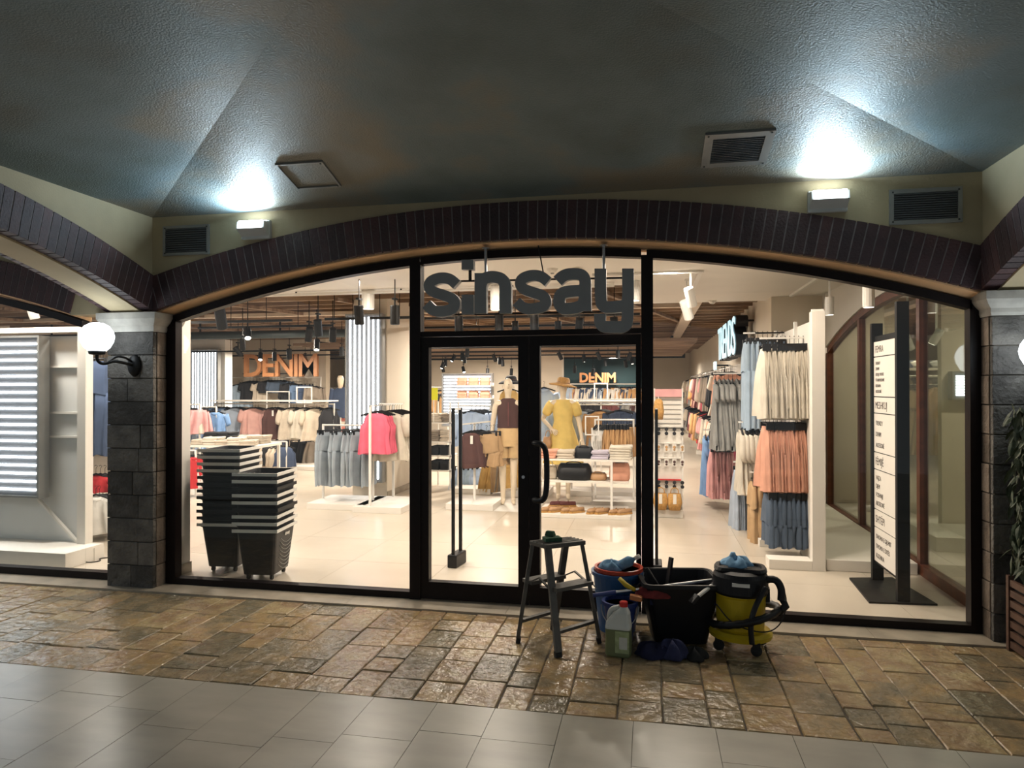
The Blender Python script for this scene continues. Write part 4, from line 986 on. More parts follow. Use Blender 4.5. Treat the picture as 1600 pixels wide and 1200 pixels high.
def shelf_unit(name, lab, x0, x1, y0, y1, zs_, zt, posts='white_metal', panel=None):
    root = thing(name, lab, 'shelf', ((x0+x1)/2, (y0+y1)/2, 0))
    for z in zs_: MB().box(x0, x1, y0, y1, z-.02, z).build('shelf', 'shop_white', root, world=True)
    for x in (x0, x1-.02):
        for y in (y0, y1-.02): MB().box(x, x+.02, y, y+.02, 0, zt).build('post', posts, root, world=True)
    if panel: MB().box(x0, x1, y1+.001, y1+.02, 0, zt).build('back_panel', panel, root, world=True)
    return root
a, b = at(533, 700, 9.6), at(549, 700, 9.6)
shelf_unit('wall_shelf', 'white shelf of folded coral knitwear beside the dark blazer', a.x, b.x+.2, 9.4, 9.8, [.5, .85, 1.2], 1.5)
for z in (.5, .85, 1.2): pile('coral', 5, (a.x+.17, 9.55, z), 'folded coral jumper on the %s shelf beside the blazer' % {.5: 'bottom', .85: 'middle', 1.2: 'top'}[z], .28, .3, .045)
# far fillers behind
def mixrow(cols, n, p0, p1, rz, lab, kinds=('shirt', 'vest', 'dress', 'skirt'), W=.42, L=.6, rail=True):
    p0, p1 = Vector(p0), Vector(p1); cnt_ = {}
    for i in range(n):
        t = (i+.5)/n; c = cols[R.randrange(len(cols))]; kd = kinds[R.randrange(len(kinds))]
        l_ = '%s %s %s' % (c.replace('denim', ' denim').replace('blue', ' blue').replace('grey blue', 'grey-blue').replace('light denim', 'pale denim').strip(), WORDS[kd], lab)
        l_ = ' '.join(l_.split()); cnt_[l_] = cnt_.get(l_, 0)+1; gl_ = l_; l_ = l_+', '+(ORD[cnt_[l_]-1]+' from the left')
        garment(kd, c, p0.lerp(p1, t), rz+R.uniform(-.1, .1), l_, gl_, W, L, seed=i)
    if rail:
        r0 = thing('wall_rail', 'white hanging rail for the clothes '+lab, 'rail', p0.lerp(p1, .5)); MB().tube([p0, p1], .014, 6).build('rail', 'white_metal', r0, world=True)
        for p in (p0, p1): MB().box(p.x-.012, p.x+.012, p.y-.012, p.y+.012, 0.001, p.z).build('post', 'white_metal', r0, world=True)
# table of folded clothes behind the baskets
Yt = 5.0
tx0, tx1 = at(297, 690, Yt).x, at(402, 690, Yt).x
zt_ = at(350, 696, Yt).z
tb = thing('display_table', 'white display table piled with folded clothes behind the basket stacks', 'table', ((tx0+tx1)/2, Yt+.3, 0))
MB().box(tx0-.2, tx1, Yt, Yt+.75, zt_-.04, zt_).build('tabletop', 'shop_white', tb, world=True)
for x in (tx0-.18, tx1-.05):
    for y in (Yt+.02, Yt+.68): MB().box(x, x+.04, y, y+.04, 0, zt_-.04).build('leg', 'white_metal', tb, world=True)
nm = ['left end', 'left of centre', 'centre', 'right of centre', 'right end']
for i in range(5):
    x = tx0+.02+(tx1-tx0-.15)*(i+.4)/5
    pile('cream' if i % 2 else 'beige', 2+(i % 2), (x, Yt+.17, zt_+.001), 'folded pale top in front row of the display table, '+nm[i], .26, .30, .04, .1*i)
    pile('black' if i < 3 else 'beige', 4 if i < 2 else 3, (x, Yt+.52, zt_+.001), 'folded %s top in back row of the display table, %s' % ('black' if i < 3 else 'beige', nm[i]), .26, .30, .045)
mixrow(['cream', 'pink', 'peach'], 5, at(296, 632, 5.9), at(312, 632, 5.9), .5, 'at the left edge behind the display table', kinds=('skirt', 'shirt'), L=.42)
mixrow(['pink', 'red', 'coral', 'white'], 6, at(292, 704, 4.1), at(306, 704, 4.1), .9, 'low rail just left of the basket stacks', kinds=('blouse', 'skirt'), L=.45)
# shelf tower by the left door
Y4 = 5.4
a, b = at(669, 700, Y4), at(704, 700, Y4)
sh = [at(690, y, Y4).z for y in (735, 712, 690, 660)]
shelf_unit('shelf_tower', 'white shelf tower with beige knitwear and black boxes behind the left door leaf', a.x, b.x, Y4, Y4+.5, sh, at(690, 628, Y4).z)
for i in range(2):
    for j in range(2):
        c = thing('storage_box', 'black wire box, %s %s of the shelf tower' % (('left', 'right')[j], ('on the bottom shelf', 'on the second shelf')[i]), 'box', (a.x+.09+j*.155, Y4+.2, sh[i]+.001))
        MB().rings([rrect(.13, .3, 0, .01), rrect(.14, .32, .14, .01), rrect(.128, .308, .14, .01), rrect(.12, .29, .01, .01)]).build('body', 'black_plastic', c); MB().box(-.074, .074, -.166, -.160, .12, .145).build('rim', 'black_metal', c)
for i in range(2): pile('beige' if i else 'taupe', 5, (a.x+.08+i*.16, Y4+.2, sh[2]+.001), 'folded %s jumper on the third shelf of the tower' % ('beige' if i else 'taupe'), .15, .3, .034)
pile('beige', 3, (a.x+.10, Y4+.2, sh[3]+.001), 'folded beige jumper on the left of the top shelf of the tower', .18, .3, .045); pile('taupe', 4, (a.x+.26, Y4+.2, sh[3]+.001), 'folded taupe knit on the right of the top shelf of the tower', .13, .3, .034)
ys_ = MB().box(at(672, 0, Y4).x, at(684.5, 0, Y4).x, Y4-.03, Y4-.02, at(680, 625, Y4).z, at(680, 606, Y4).z).build('sale_sign', 'yellow_sign'); tag(ys_, 'bright yellow sign standing above the shelf tower', 'sign')
MB().box(at(678, 0, Y4).x-.006, at(678, 0, Y4).x+.006, Y4-.019, Y4-.008, sh[3], at(680, 625, Y4).z).build('sign_stem', 'white_metal', ys_)
# blue shirts and brown tops behind the left door leaf
p = at(740, 634, 5.0)
rack('white rack of pale blue shirts behind the left door leaf', at(716, 634, 5.3).x, at(766, 634, 5.3).x, 5.3, at(740, 634, 5.3).z)
row('shirt', 'skyblue', 4, p+Vector((-.03, 0, 0)), p+Vector((.10, .26, 0)), .12, 'pale blue long shirt behind the left door leaf', 'pale blue shirts', W=.46, L=.50)
p = at(737, 665, 3.95)
rk = thing('clothes_rack', 'white T shaped rack of dark brown tops behind the left door leaf', 'rack', (p.x, 4.1, 0))
MB().box(-.30, .34, -.36, .36, 0, .08).build('base', 'shop_white', rk, bev=.004)
MB().box(-.014, .014, -.014, .014, .08, p.z+.03).build('post', 'white_metal', rk)
MB().bar((-.10, -.22, p.z+.02), (.16, .30, p.z+.035), .018, .018).build('rail', 'white_metal', rk)
row('vest', 'brown', 4, p+Vector((.0, -.02, .0)), p+Vector((.08, .20, .0)), .25, 'dark brown sleeveless top with price tag on the T rack', 'dark brown tops on the T rack', W=.36, L=.46, gtag=True)
row('shorts', 'tan', 4, p+Vector((.18, .1, -.02)), p+Vector((.28, .35, -.02)), .3, 'sand shorts beside the dark brown tops', 'sand shorts', W=.36, L=.44)
mixrow(['skyblue', 'lightdenim'], 6, at(722, 722, 5.6), at(764, 722, 5.6), .3, 'low behind the dark brown tops', kinds=('trousers', 'skirt'), L=.33)
mixrow(['tan', 'mustard', 'taupe'], 5, at(768, 700, 5.2), at(806, 700, 5.2), .4, 'behind the bare legs of the mannequin', kinds=('trousers', 'skirt'), L=.55)
# peach bags on cube shelves
Y5 = 7.1
for k, (ya, yb) in enumerate(((588, 602), (609, 622))):
    z0_ = at(730, yb, Y5).z
    s_ = MB().box(at(711, 0, Y5).x, at(766, 0, Y5).x, Y5, Y5+.28, z0_-.02, z0_).build('wall_shelf', 'shop_white'); tag(s_, '%s white glowing shelf of peach bags' % ('upper', 'lower')[k], 'shelf')
    MB().box(at(711, 0, Y5).x, at(766, 0, Y5).x, Y5+.281, Y5+.29, z0_-.02, z0_+.05).build('back_rail', 'white_metal', s_)
    for i in range(3):
        x = at(719+i*18, 0, Y5).x; hh = (yb-ya-1)*11.9/1080
        bg = thing('handbag', 'peach handbag, %s on the %s glowing shelf' % (('left', 'middle', 'right')[i], ('upper', 'lower')[k]), 'bag', (x, Y5+.13, z0_+.001))
        MB().rings([rrect(.17, .12, 0, .03), rrect(.185, .13, hh*.5, .03), rrect(.17, .08, hh, .03)]).build('body', 'cloth_peach', bg, smooth=False, bev=.004)
        MB().rings([rrect(.188, .134, hh*.45, .03), rrect(.188, .12, hh*.52, .03)]).build('flap_edge', 'tan_leather', bg)
        MB().tube(smooth_path([(-.05, 0, hh), (-.04, 0, hh+.03), (.04, 0, hh+.03), (.05, 0, hh)], 2), .005, 5).build('strap', 'tan_leather', bg)
# ---- mannequins
def mannequin(lab, x, y, rz, pose, sc_=1.0):
    root = thing('mannequin', lab, 'mannequin', (x, y, 0), rz)
    V, E_, Rr = [], [], []
    def v(p, r, par=None):
        V.append(p); Rr.append(r if isinstance(r, tuple) else (r, r)); i = len(V)-1
        if par is not None: E_.append((par, i))
        return i
    pel = v((0, 0, .98), (.135, .095)); ab = v((0, 0, 1.08), (.105, .075), pel); ch = v((0, -.005, 1.24), (.125, .085), ab); sh_ = v((0, 0, 1.37), (.10, .065), ch)
    nk = v((0, 0, 1.44), .045, sh_); n2 = v((0, -.005, 1.50), .042, nk); h1 = v((0, -.012, 1.55), (.055, .065), n2); h2 = v((0, -.012, 1.62), (.070, .085), h1); h3 = v((0, -.008, 1.69), (.062, .075), h2); v((0, 0, 1.73), (.03, .04), h3)
    for s in (-1, 1):
        hp = v((s*.085, 0, .90), .088, pel); kn = v((s*.075, -.01, .50), .052, hp); cf = v((s*.075, .01, .36), .050, kn); an = v((s*.07, .01, .11), .032, cf); hl = v((s*.07, .015, .05), .034, an); v((s*.078, -.09, .018), .026, hl)
        A_ = pose[0 if s < 0 else 1]
        so = v((s*.165, 0, 1.385), .052, sh_); el = v(A_[0], .036, so); wr = v(A_[1], .024, el)
        e, w_ = Vector(A_[0]), Vector(A_[1]); d = (w_-e).normalized(); pm = v(tuple(w_+d*.06), (.034, .018), wr)
        side = d.cross(Vector((0, 1, 0)) if abs(d.y) < .7 else Vector((1, 0, 0))).normalized()
        for q in range(4):
            o_ = side*((q-1.5)*.019); ln = (.06, .072, .068, .052)[q]; f1 = v(tuple(w_+d*.085+o_), .009, pm); f2_ = v(tuple(w_+d*(.085+ln*.5)+o_*1.1+Vector((0, -.006, 0))), .008, f1); v(tuple(w_+d*(.085+ln)+o_*1.1+Vector((0, -.016, 0))), .006, f2_)
        t1 = v(tuple(w_+d*.03+side*-.04+Vector((0, -.012, 0))), .010, wr); v(tuple(w_+d*.07+side*-.052+Vector((0, -.02, 0))), .008, t1)
    me = bpy.data.meshes.new('body'); me.from_pydata(V, E_, []); o = bpy.data.objects.new('body', me); C.objects.link(o); o.parent = root
    mo = o.modifiers.new('skin', 'SKIN'); sv = me.skin_vertices[0].data
    for i, r_ in enumerate(Rr): sv[i].radius = r_
    sv[0].use_root = True; mo.use_smooth_shade = True
    ms = o.modifiers.new('sub', 'SUBSURF'); ms.levels = ms.render_levels = 2
    me.materials.append(M['mannequin_skin'])
    g = MB(); g.rings([[(a*.012, -.085-b, z) for a, b in ((-1, 0), (0, bb), (1, 0))] for z, bb in ((1.65, .004), (1.60, .022), (1.59, .004))]); g.build('nose', 'mannequin_skin', root, smooth=True)
    for s in (-1, 1): MB().lathe([(.001, -.02), (.012, -.015), (.014, .01), (.001, .02)], 8, c=(s*.076, .005, 1.61), sx=.6).build('ear', 'mannequin_skin', root, smooth=True)
    return root
def tube_cloth(prof, folds=0, n=30, ph=0, amp=.01, cap=False):
    rs = []
    for z, rx, ry, a, cx, cy in prof:
        rs.append([(cx+(rx+a*amp*math.sin(folds*2*PI*k/n+ph))*math.cos(2*PI*k/n), cy+(ry+a*amp*math.sin(folds*2*PI*k/n+ph))*math.sin(2*PI*k/n), z) for k in range(n)])
    return MB().rings(rs, cap, cap)
mx1 = at(794, 788, 4.3).x
m1 = mannequin('cream mannequin in dark brown vest and sand shorts', mx1, 4.3, .22, (((-.21, .02, 1.10), (-.235, -.04, .86)), ((.21, .02, 1.10), (.235, -.04, .86))))
tube_cloth([(1.05, .150, .115, .5, 0, 0), (1.10, .145, .11, .4, 0, 0), (1.18, .145, .105, .2, 0, 0), (1.28, .152, .115, .2, 0, -.004), (1.36, .150, .10, 0, 0, 0), (1.42, .12, .075, 0, 0, 0), (1.455, .07, .062, 0, 0, 0)], 7).build('vest', 'cloth_brown', m1, smooth=True)
MB().box(-.006, .006, -.124, -.112, 1.08, 1.40).build('button_placket', 'cloth_maroon', m1)
sh_o = tube_cloth([(.80, .165, .125, .3, 0, 0), (.92, .165, .125, .2, 0, 0), (1.02, .150, .115, .1, 0, 0), (1.07, .135, .105, 0, 0, 0)], 6).build('shorts', 'cloth_sand', m1, smooth=True)
for s in (-1, 1): tube_cloth([(.64, .105, .105, .3, s*.088, 0), (.74, .098, .105, .2, s*.085, 0), (.84, .09, .11, 0, s*.078, 0)], 5).build('shorts_leg', 'cloth_sand', sh_o, smooth=True)
mx2 = at(880, 780, 4.9).x
m2 = mannequin('cream mannequin in yellow dress and straw hat', mx2, 4.9, .10, (((-.30, .10, 1.14), (-.165, -.06, 1.02)), ((.23, .02, 1.10), (.27, -.05, .86))))
tube_cloth([(.52, .29, .24, 1.5, 0, 0), (.70, .25, .20, 1.2, 0, 0), (.90, .195, .155, .8, 0, 0), (1.04, .15, .115, .3, 0, 0), (1.12, .13, .10, .1, 0, 0), (1.26, .150, .115, .2, 0, -.004), (1.38, .155, .095, 0, 0, 0), (1.43, .10, .07, 0, 0, 0)], 12, amp=.012).build('dress', 'cloth_yellow', m2, smooth=True)
for s in (-1, 1):
    a = Vector((s*.155, 0, 1.385)); b = Vector((-.255, .06, 1.22)) if s < 0 else Vector((.215, .01, 1.20))
    MB().tube([a, a.lerp(b, .3), a.lerp(b, .8), b], [.062, .075, .07, .055], 14).build('sleeve', 'cloth_yellow', m2, smooth=True)
ht = thing('straw_hat', 'tan straw sun hat on the head of the yellow dress mannequin', 'hat', (mx2, 4.9, 1.655), .1)
MB().lathe([(.205, -.03), (.20, -.012), (.14, .0), (.098, .01), (.09, .07), (.07, .095), (.001, .10), (.001, .09), (.07, .085), (.082, .01), (.14, -.008), (.20, -.035)], 28, sy=1.05, rot=Matrix.Rotation(.15, 3, 'Y')).build('hat_body', 'straw', ht, smooth=True)
MB().lathe([(.098, .012), (.102, .014), (.098, .032), (.094, .034)], 28, rot=Matrix.Rotation(.15, 3, 'Y')).build('hat_band', 'tan_leather', ht)
p = at(855, 688, 4.75)
hb = thing('handbag', 'tan bag hanging at the hip of the yellow dress mannequin', 'bag', p)
MB().rings([rrect(.10, .08, -.12, .03), rrect(.13, .10, -.05, .03), rrect(.10, .07, .05, .03)]).build('body', 'tan_leather', hb, smooth=True)
MB().tube(smooth_path([(-.03, 0, .05), (-.01, 0, .14), (.04, 0, .14), (.045, 0, .05)], 2), .006, 6).build('strap', 'tan_leather', hb)
# yellow top and black hat on a display post behind the first mannequin
p = at(795, 612, 5.6)
yb_ = garment('vest', 'mustard', p+Vector((0, 0, .12)), .2, 'mustard yellow sleeveless top displayed behind the vest mannequin', None, .42, .60)
bp_ = thing('display_post', 'white display post behind the vest mannequin', 'post', (p.x, 5.72, 0)); MB().box(-.012, .012, -.012, .012, .02, p.z+.16).build('post', 'white_metal', bp_); MB().box(-.2, .2, -.2, .2, 0, .02).build('base', 'white_metal', bp_); MB().box(-.01, .01, -.15, .0, p.z+.11, p.z+.13).build('hook', 'white_metal', bp_)
bh = thing('sun_hat', 'wide black sun hat above the mustard top', 'hat', (p.x+.01, 5.72, p.z+.17), 0)
MB().lathe([(.195, -.05), (.19, -.03), (.13, .0), (.095, .01), (.085, .06), (.06, .08), (.001, .085), (.001, .07), (.08, .0), (.13, -.01), (.18, -.05)], 26).build('hat_body', 'cloth_black', bh, smooth=True); MB().lathe([(.096, .01), (.099, .012), (.094, .03)], 24).build('hat_band', 'cloth_brown', bh)
pl2 = tag(MB().box(at(764, 0, 4.0).x, at(840, 0, 4.0).x, 3.75, 4.85, 0, .002).build('mannequin_plate', 'white_metal'), 'thin white floor plate under the vest mannequin', 'plate')
m1.location.z = .003
MB().box(at(764, 0, 4.0).x, at(840, 0, 4.0).x, 4.90, 5.5, 0, .10).build('rear_plinth', 'shop_white', bev=.004); tag(bpy.data.objects['rear_plinth'], 'low white plinth behind the vest mannequin', 'platform')
# ---- shelf unit with bags and shoes behind the right door leaf
Ys = 3.45
ux0, ux1 = at(838, 0, Ys).x, at(984, 0, Ys).x
zA, zB = at(910, 718, Ys+.1).z, at(910, 752, Ys+.1).z
un = thing('shoe_display', 'white shelf unit with folded tops, bags and shoes behind the right door leaf', 'shelf', ((ux0+ux1)/2, Ys+.3, 0))
MB().box(ux0, ux1, Ys, Ys+.62, 0, .045).build('base', 'shop_white', un, world=True, bev=.004)
MB().box(ux0+.02, ux1-.04, Ys+.22, Ys+.60, .0455, .07).build('shoe_step', 'shop_white', un, world=True)
MB().box(ux0, ux1-.03, Ys+.10, Ys+.60, zA-.022, zA).build('top_shelf', 'shop_white', un, world=True)
MB().box(ux0, ux1-.03, Ys+.10, Ys+.60, zB-.022, zB).build('middle_shelf', 'shop_white', un, world=True)
for x in (at(952, 0, Ys).x, ux0+.002): MB().box(x, x+.028, Ys+.072, Ys+.098, .045, zA).build('post', 'white_metal', un, world=True)
for i, (px, cl, n_, w_, lb) in enumerate([(856, 'peach', 3, .24, 'peach'), (884, 'beige', 3, .22, 'beige'), (938, 'lilac', 3, .22, 'pale lilac blue'), (969, 'cream', 5, .28, 'cream')]):
    pile(cl, n_, (at(px, 0, Ys+.25).x, Ys+.27, zA+.001), 'folded %s top on the top shelf of the shoe display' % lb, w_, .28, .034)
def tote(lab, px, y, w_, h_, d_, mt, Yy=Ys+.26, hl=.10):
    p = at(px, y, Yy-.05); bg = thing('handbag', lab, 'bag', (p.x, Yy, p.z))
    r_ = min(w_, d_)*.42; MB().rings([rrect(w_*.86, d_*.85, 0, r_*.8), rrect(w_*.97, d_, h_*.12, r_), rrect(w_, d_, h_*.4, r_), rrect(w_*.95, d_*.85, h_*.75, r_*.8), rrect(w_*.86, d_*.5, h_*.95, r_*.5), rrect(w_*.80, d_*.35, h_, r_*.35)]).build('body', mt, bg, smooth=True); MB().box(-w_*.4, w_*.4, -.004, .004, h_, h_+.008).build('zip', 'steel', bg)
    MB().tube(smooth_path([(-w_*.25, -d_*.28, h_*.85), (-w_*.2, -d_*.35, h_+hl), (w_*.2, -d_*.35, h_+hl), (w_*.25, -d_*.28, h_*.85)], 2), .006, 6).build('strap', mt, bg)
    return bg
def tz(o, z): o.location.z = z+.001; return o
tz(tote('black leather bag lying between the folded tops', 912, 718, .24, .15, .14, 'black_plastic', hl=.01), zA)
tz(tote('large black round basket bag on the middle shelf', 897, 752, .44, .20, .26, 'black_plastic', hl=.03), zB)
tz(tote('small beige bag beside the black basket bag', 934, 752, .22, .09, .16, 'tan_leather', hl=.02), zB)
tz(tote('tan tote bag at the right of the middle shelf', 968, 752, .26, .22, .14, 'cloth_peach', hl=.10), zB)
tz(tote('pale canvas bag at the left of the middle shelf', 858, 752, .2, .16, .14, 'cloth_beige', hl=.08), zB)
def shoe(lab, grp, loc, rz, mt='tan_leather'):
    key = ('shoe', mt)
    if key in _protos: return dup(_protos[key], loc, rz, lab, grp)
    root = thing('shoe', lab, 'shoe', loc, rz, grp)
    out = [(-.032, -.10), (-.038, -.06), (-.030, 0), (-.030, .06), (-.022, .10), (.022, .10), (.030, .06), (.030, 0), (.038, -.06), (.030, -.10), (.012, -.122), (-.012, -.122)]
    MB().prism(out, lambda a, b: (a, b, 0), lambda a, b: (a*.97, b*.97, .022)).build('sole', 'straw', root)
    MB().rings([[(a*.93, b*.93, .0225) for a, b in out], [(a*.85, b*.9 if b < 0 else b*.93, .045) for a, b in out], [(a*.6, (b*.72+.0) if b < 0 else b*.9, .065 if 1 else 0) for a, b in out]]).build('upper', mt, root, smooth=True)
    MB().tube([(-.026, .0, .06), (0, -.004, .075), (.026, .0, .06)], .006, 6).build('strap', mt, root)
    _protos[key] = root; return root
for i in range(4):
    for j in range(2):
        shoe('%s light tan shoe of the %s pair on the shoe display' % (('left', 'right')[j], ('leftmost', 'second', 'third', 'rightmost')[i]), 'shoe pair %s' % ('one', 'two', 'three', 'four')[i], (at((856, 888, 928, 962)[i], 0, Ys+.1).x+j*.10, Ys+.13+.015*j, .046), -.9)
for i, (px, y) in enumerate(((872, 777), (888, 772))):
    shoe('brown buckle shoe on the step behind the tan shoes, %s' % ('left', 'right')[i], None, (at(px, y, Ys+.4).x, Ys+.42, .071), -1.3, 'cloth_maroon')
# ---- clothes behind: blue dresses, camel, navy jacket, tan skirts
garment('dress', 'skyblue', at(850, 598, 5.3), .1, 'long pale blue dress hanging left of the yellow dress mannequin', None, .40, 1.0)
p0 = at(893, 632, 5.4); p1 = at(994, 632, 5.4)
rack('white rack with shelf of blouses behind the yellow dress mannequin', p0.x, p1.x, 5.4, p0.z)
o = MB().box(p0.x-.6, p1.x+.1, 5.75, 6.1, p0.z+.02, p0.z+.05).build('shelf_board', 'shop_white'); tag(o, 'long pale shelf board above the blouses behind the yellow dress', 'shelf')
MB().box(p0.x-.6, p0.x-.58, 5.9, 5.92, 0, p0.z+.02).build('shelf_post', 'white_metal', o); MB().box(p1.x+.08, p1.x+.1, 5.9, 5.92, 0, p0.z+.02).build('shelf_post', 'white_metal', o)
for px, kd, cl, W_, L_, n_, lb in [(910, 'dress', 'greyblue', .40, .62, 3, 'grey-blue belted dress right of the yellow dress mannequin'), (937, 'blouse', 'camel', .42, .60, 3, 'camel blouse between the grey-blue dress and the denim jacket'), (968, 'jacket', 'navy', .46, .50, 3, 'dark navy denim jacket above the tan skirts')]:
    for j in range(n_): garment(kd, cl, at(px, 633, 5.3)+Vector((.03*j, .09*j, 0)), .08, lb+(', front one', ', second one', ', third one')[j], lb, W_, L_, seed=j)
p0, p1 = at(950, 660, 4.55), at(986, 660, 4.55)
rack('white rack of pleated tan skirts behind the shoe display', at(930, 656, 4.55).x, at(990, 656, 4.55).x, 4.55, at(950, 656, 4.55).z, d=.5)
row('skirt', 'camel', 9, at(953, 656, 4.55), at(988, 656, 4.55), PI/2-.45, 'tan pleated skirt on the rack behind the shoe display', 'tan pleated skirts', W=.40, L=.40, jit=.1)
row('vest', 'white', 6, at(932, 656, 4.55), at(948, 656, 4.55), PI/2-.3, 'white strappy top left of the tan skirts', 'white strappy tops', W=.3, L=.44)
a, b = at(914, 680, 4.3), at(936, 650, 4.3); sqframe('white square metal frame in front of the grey-blue dress', a.x, b.x, a.z, b.z, 4.3, .016)
a, b = at(928, 627, 6.6), at(950, 598, 6.6); sqframe('white metal frame hanging high behind the right door leaf', a.x, b.x, a.z, b.z, 6.6, .02)
# far rails
mixrow(['white', 'navy', 'black', 'lightdenim', 'camel', 'cream', 'maroon', 'greyblue'], 18, at(885, 600, 12.5), at(1000, 600, 12.5), .1, 'on the high rail below the teal wall', kinds=('shirt', 'teetop', 'vest'), L=.40)
mixrow(['black', 'maroon', 'red', 'navy', 'grey', 'brown'], 16, at(885, 624, 9.5), at(1000, 624, 9.5), .1, 'on the rail in front of the teal wall', kinds=('shirt', 'teetop', 'skirt'), L=.45)
mixrow(['taupe', 'beige', 'black', 'camel', 'grey'], 8, at(672, 605, 10), at(700, 605, 10), .2, 'far behind the shelf tower', kinds=('shirt', 'coat'), L=.6)
mixrow(['black', 'grey', 'red', 'white'], 8, at(730, 631, 8.5), at(775, 631, 8.5), .2, 'far behind the pale blue shirts', kinds=('shirt', 'skirt'), L=.5)
mixrow(['beige', 'black', 'greyblue', 'taupe', 'coral', 'navy', 'white'], 10, at(488, 606, 13.5), at(548, 606, 13.5), .4, 'far left of the light tube panel', kinds=('shirt', 'coat', 'trousers'), L=.6)
mixrow(['black', 'taupe', 'navy', 'beige'], 9, at(440, 672, 10.4), at(505, 672, 10.4), .4, 'low behind the beige blouses', kinds=('skirt', 'trousers'), L=.5)
# mirror-backed wall rack right of the denim wall and gold frame pieces
mixrow(['black', 'navy', 'taupe', 'beige', 'maroon'], 7, at(404, 690, 6.6), at(448, 690, 6.6), .5, 'on the low rail right of the display table', kinds=('skirt', 'shorts', 'vest'), L=.36)
mixrow(['blue', 'skyblue', 'lilac', 'white'], 6, at(316, 636, 6.3), at(338, 636, 6.3), .5, 'left of the long blouse rack', kinds=('shirt', 'dress'), L=.7)
mixrow(['coral', 'pink', 'beige', 'black'], 7, at(510, 640, 10.5), at(548, 640, 10.5), .4, 'behind the pale grey denim', kinds=('blouse', 'vest'), L=.5)
mixrow(['cream', 'beige', 'peach', 'grey'], 7, at(845, 640, 6.2), at(885, 640, 6.2), .1, 'behind the yellow dress mannequin', kinds=('blouse', 'dress', 'skirt'), L=.6)
# ---- sunglasses and hat stand
sg = thing('accessory_stand', 'white slatwall stand of sunglasses and jewellery right of the doors', 'display stand', (.21, 3.85, 0))
gx0, gx1 = at(1022, 0, 3.75).x, at(1064, 0, 3.75).x
gt = at(1040, 608, 3.75).z
MB().box(gx0, gx1, 3.80, 3.83, .10, gt).build('back_panel', 'shop_white', sg, world=True)
MB().box(gx0-.01, gx1+.01, 3.72, 4.02, 0, .10).build('base', 'shop_white', sg, world=True, bev=.004)
for x in (gx0-.012, gx1): MB().box(x, x+.016, 3.76, 3.79, .10, gt+.01).build('side_post', 'white_metal', sg, world=True)
for y in range(622, 664, 6): MB().box(gx0+.01, gx1-.01, 3.79, 3.80, at(0, y, 3.79).z-.004, at(0, y, 3.79).z+.002).build('slat', 'grille_grey', sg, world=True)
MB().box(gx0, gx1, 3.755, 3.80, at(1040, 620, 3.75).z, gt).build('header', 'cloth_pink', sg, world=True)
for ri, (y, cl) in enumerate(((674, 'cloth_black'), (700, 'cloth_camel'), (723, 'cloth_brown'), (757, 'cloth_black'))):
    z = at(1040, y, 3.74).z
    MB().box(gx0+.01, gx1-.01, 3.755, 3.80, z+.05, z+.062).build('hook_rail', 'shop_white' if ri != 3 else 'red_plastic', sg, world=True)
    for i in range(4):
        x = gx0+.045+i*.095
        g = MB()
        if ri in (0, 3):
            for s in (-1, 1): g.lathe([(.001, -.004), (.021, -.004), (.023, 0), (.021, .004), (.001, .004)], 10, c=(x, 3.745, z+s*.026), rot=Matrix.Rotation(PI/2, 3, 'X'))
            g.box(x-.004, x+.004, 3.742, 3.748, z-.01, z+.01)
            o = g.build('sunglasses', cl); tag(o, 'dark sunglasses in the %s row of the accessory stand, %s from the left' % (('upper', '', '', 'lower')[ri], ORD[i]), 'sunglasses', 'sunglasses, %s row' % ('upper', '', '', 'lower')[ri])
        else:
            g.box(x-.026, x+.026, 3.748, 3.751, z-.045, z+.045)
            o = g.build('hair_clip_card', 'paper_white'); tag(o, 'small accessory card in the %s row of the accessory stand, %s from the left' % (('', 'second', 'third')[ri], ORD[i]), 'card', 'accessory cards, %s row' % ('', 'second', 'third')[ri])
            g = MB(); g.lathe([(.001, -.006), (.016, -.006), (.018, 0), (.016, .006), (.001, .006)], 8, c=(x, 3.742, z+.012), rot=Matrix.Rotation(PI/2, 3, 'X')); g.lathe([(.001, -.006), (.014, -.006), (.001, .006)], 8, c=(x, 3.742, z-.022), rot=Matrix.Rotation(PI/2, 3, 'X')); g.build('hair_clip', cl, o)
for i in range(2):
    p = at(1032+i*22, 788, 3.72); h_ = thing('straw_bag', '%s tan straw bag at the foot of the accessory stand' % ('left', 'right')[i], 'bag', (p.x, 3.70, .101))
    MB().rings([rrect(.13, .10, 0, .03), rrect(.18, .12, .09, .04), rrect(.15, .09, .20, .04)]).build('body', 'straw', h_, smooth=True); MB().box(-.02, .02, -.062, -.06, .08, .20).build('price_tag', 'paper_white', h_)
    MB().tube(smooth_path([(-.05, 0, .19), (-.04, 0, .27), (.04, 0, .27), (.05, 0, .19)], 2), .006, 6).build('handle', 'straw', h_)
p = at(1029, 640, 3.5); o = thing('straw_pouch', 'golden straw pouch hanging left on the accessory stand', 'bag', p)
MB().rings([rrect(.10, .08, -.12, .03), rrect(.13, .10, -.02, .04), rrect(.10, .08, .10, .03), rrect(.05, .04, .13, .015)]).build('body', 'straw', o, smooth=True); MB().tube([(0, 0, .12), (0, .29, .16)], .005, 5).build('hook', 'white_metal', o)
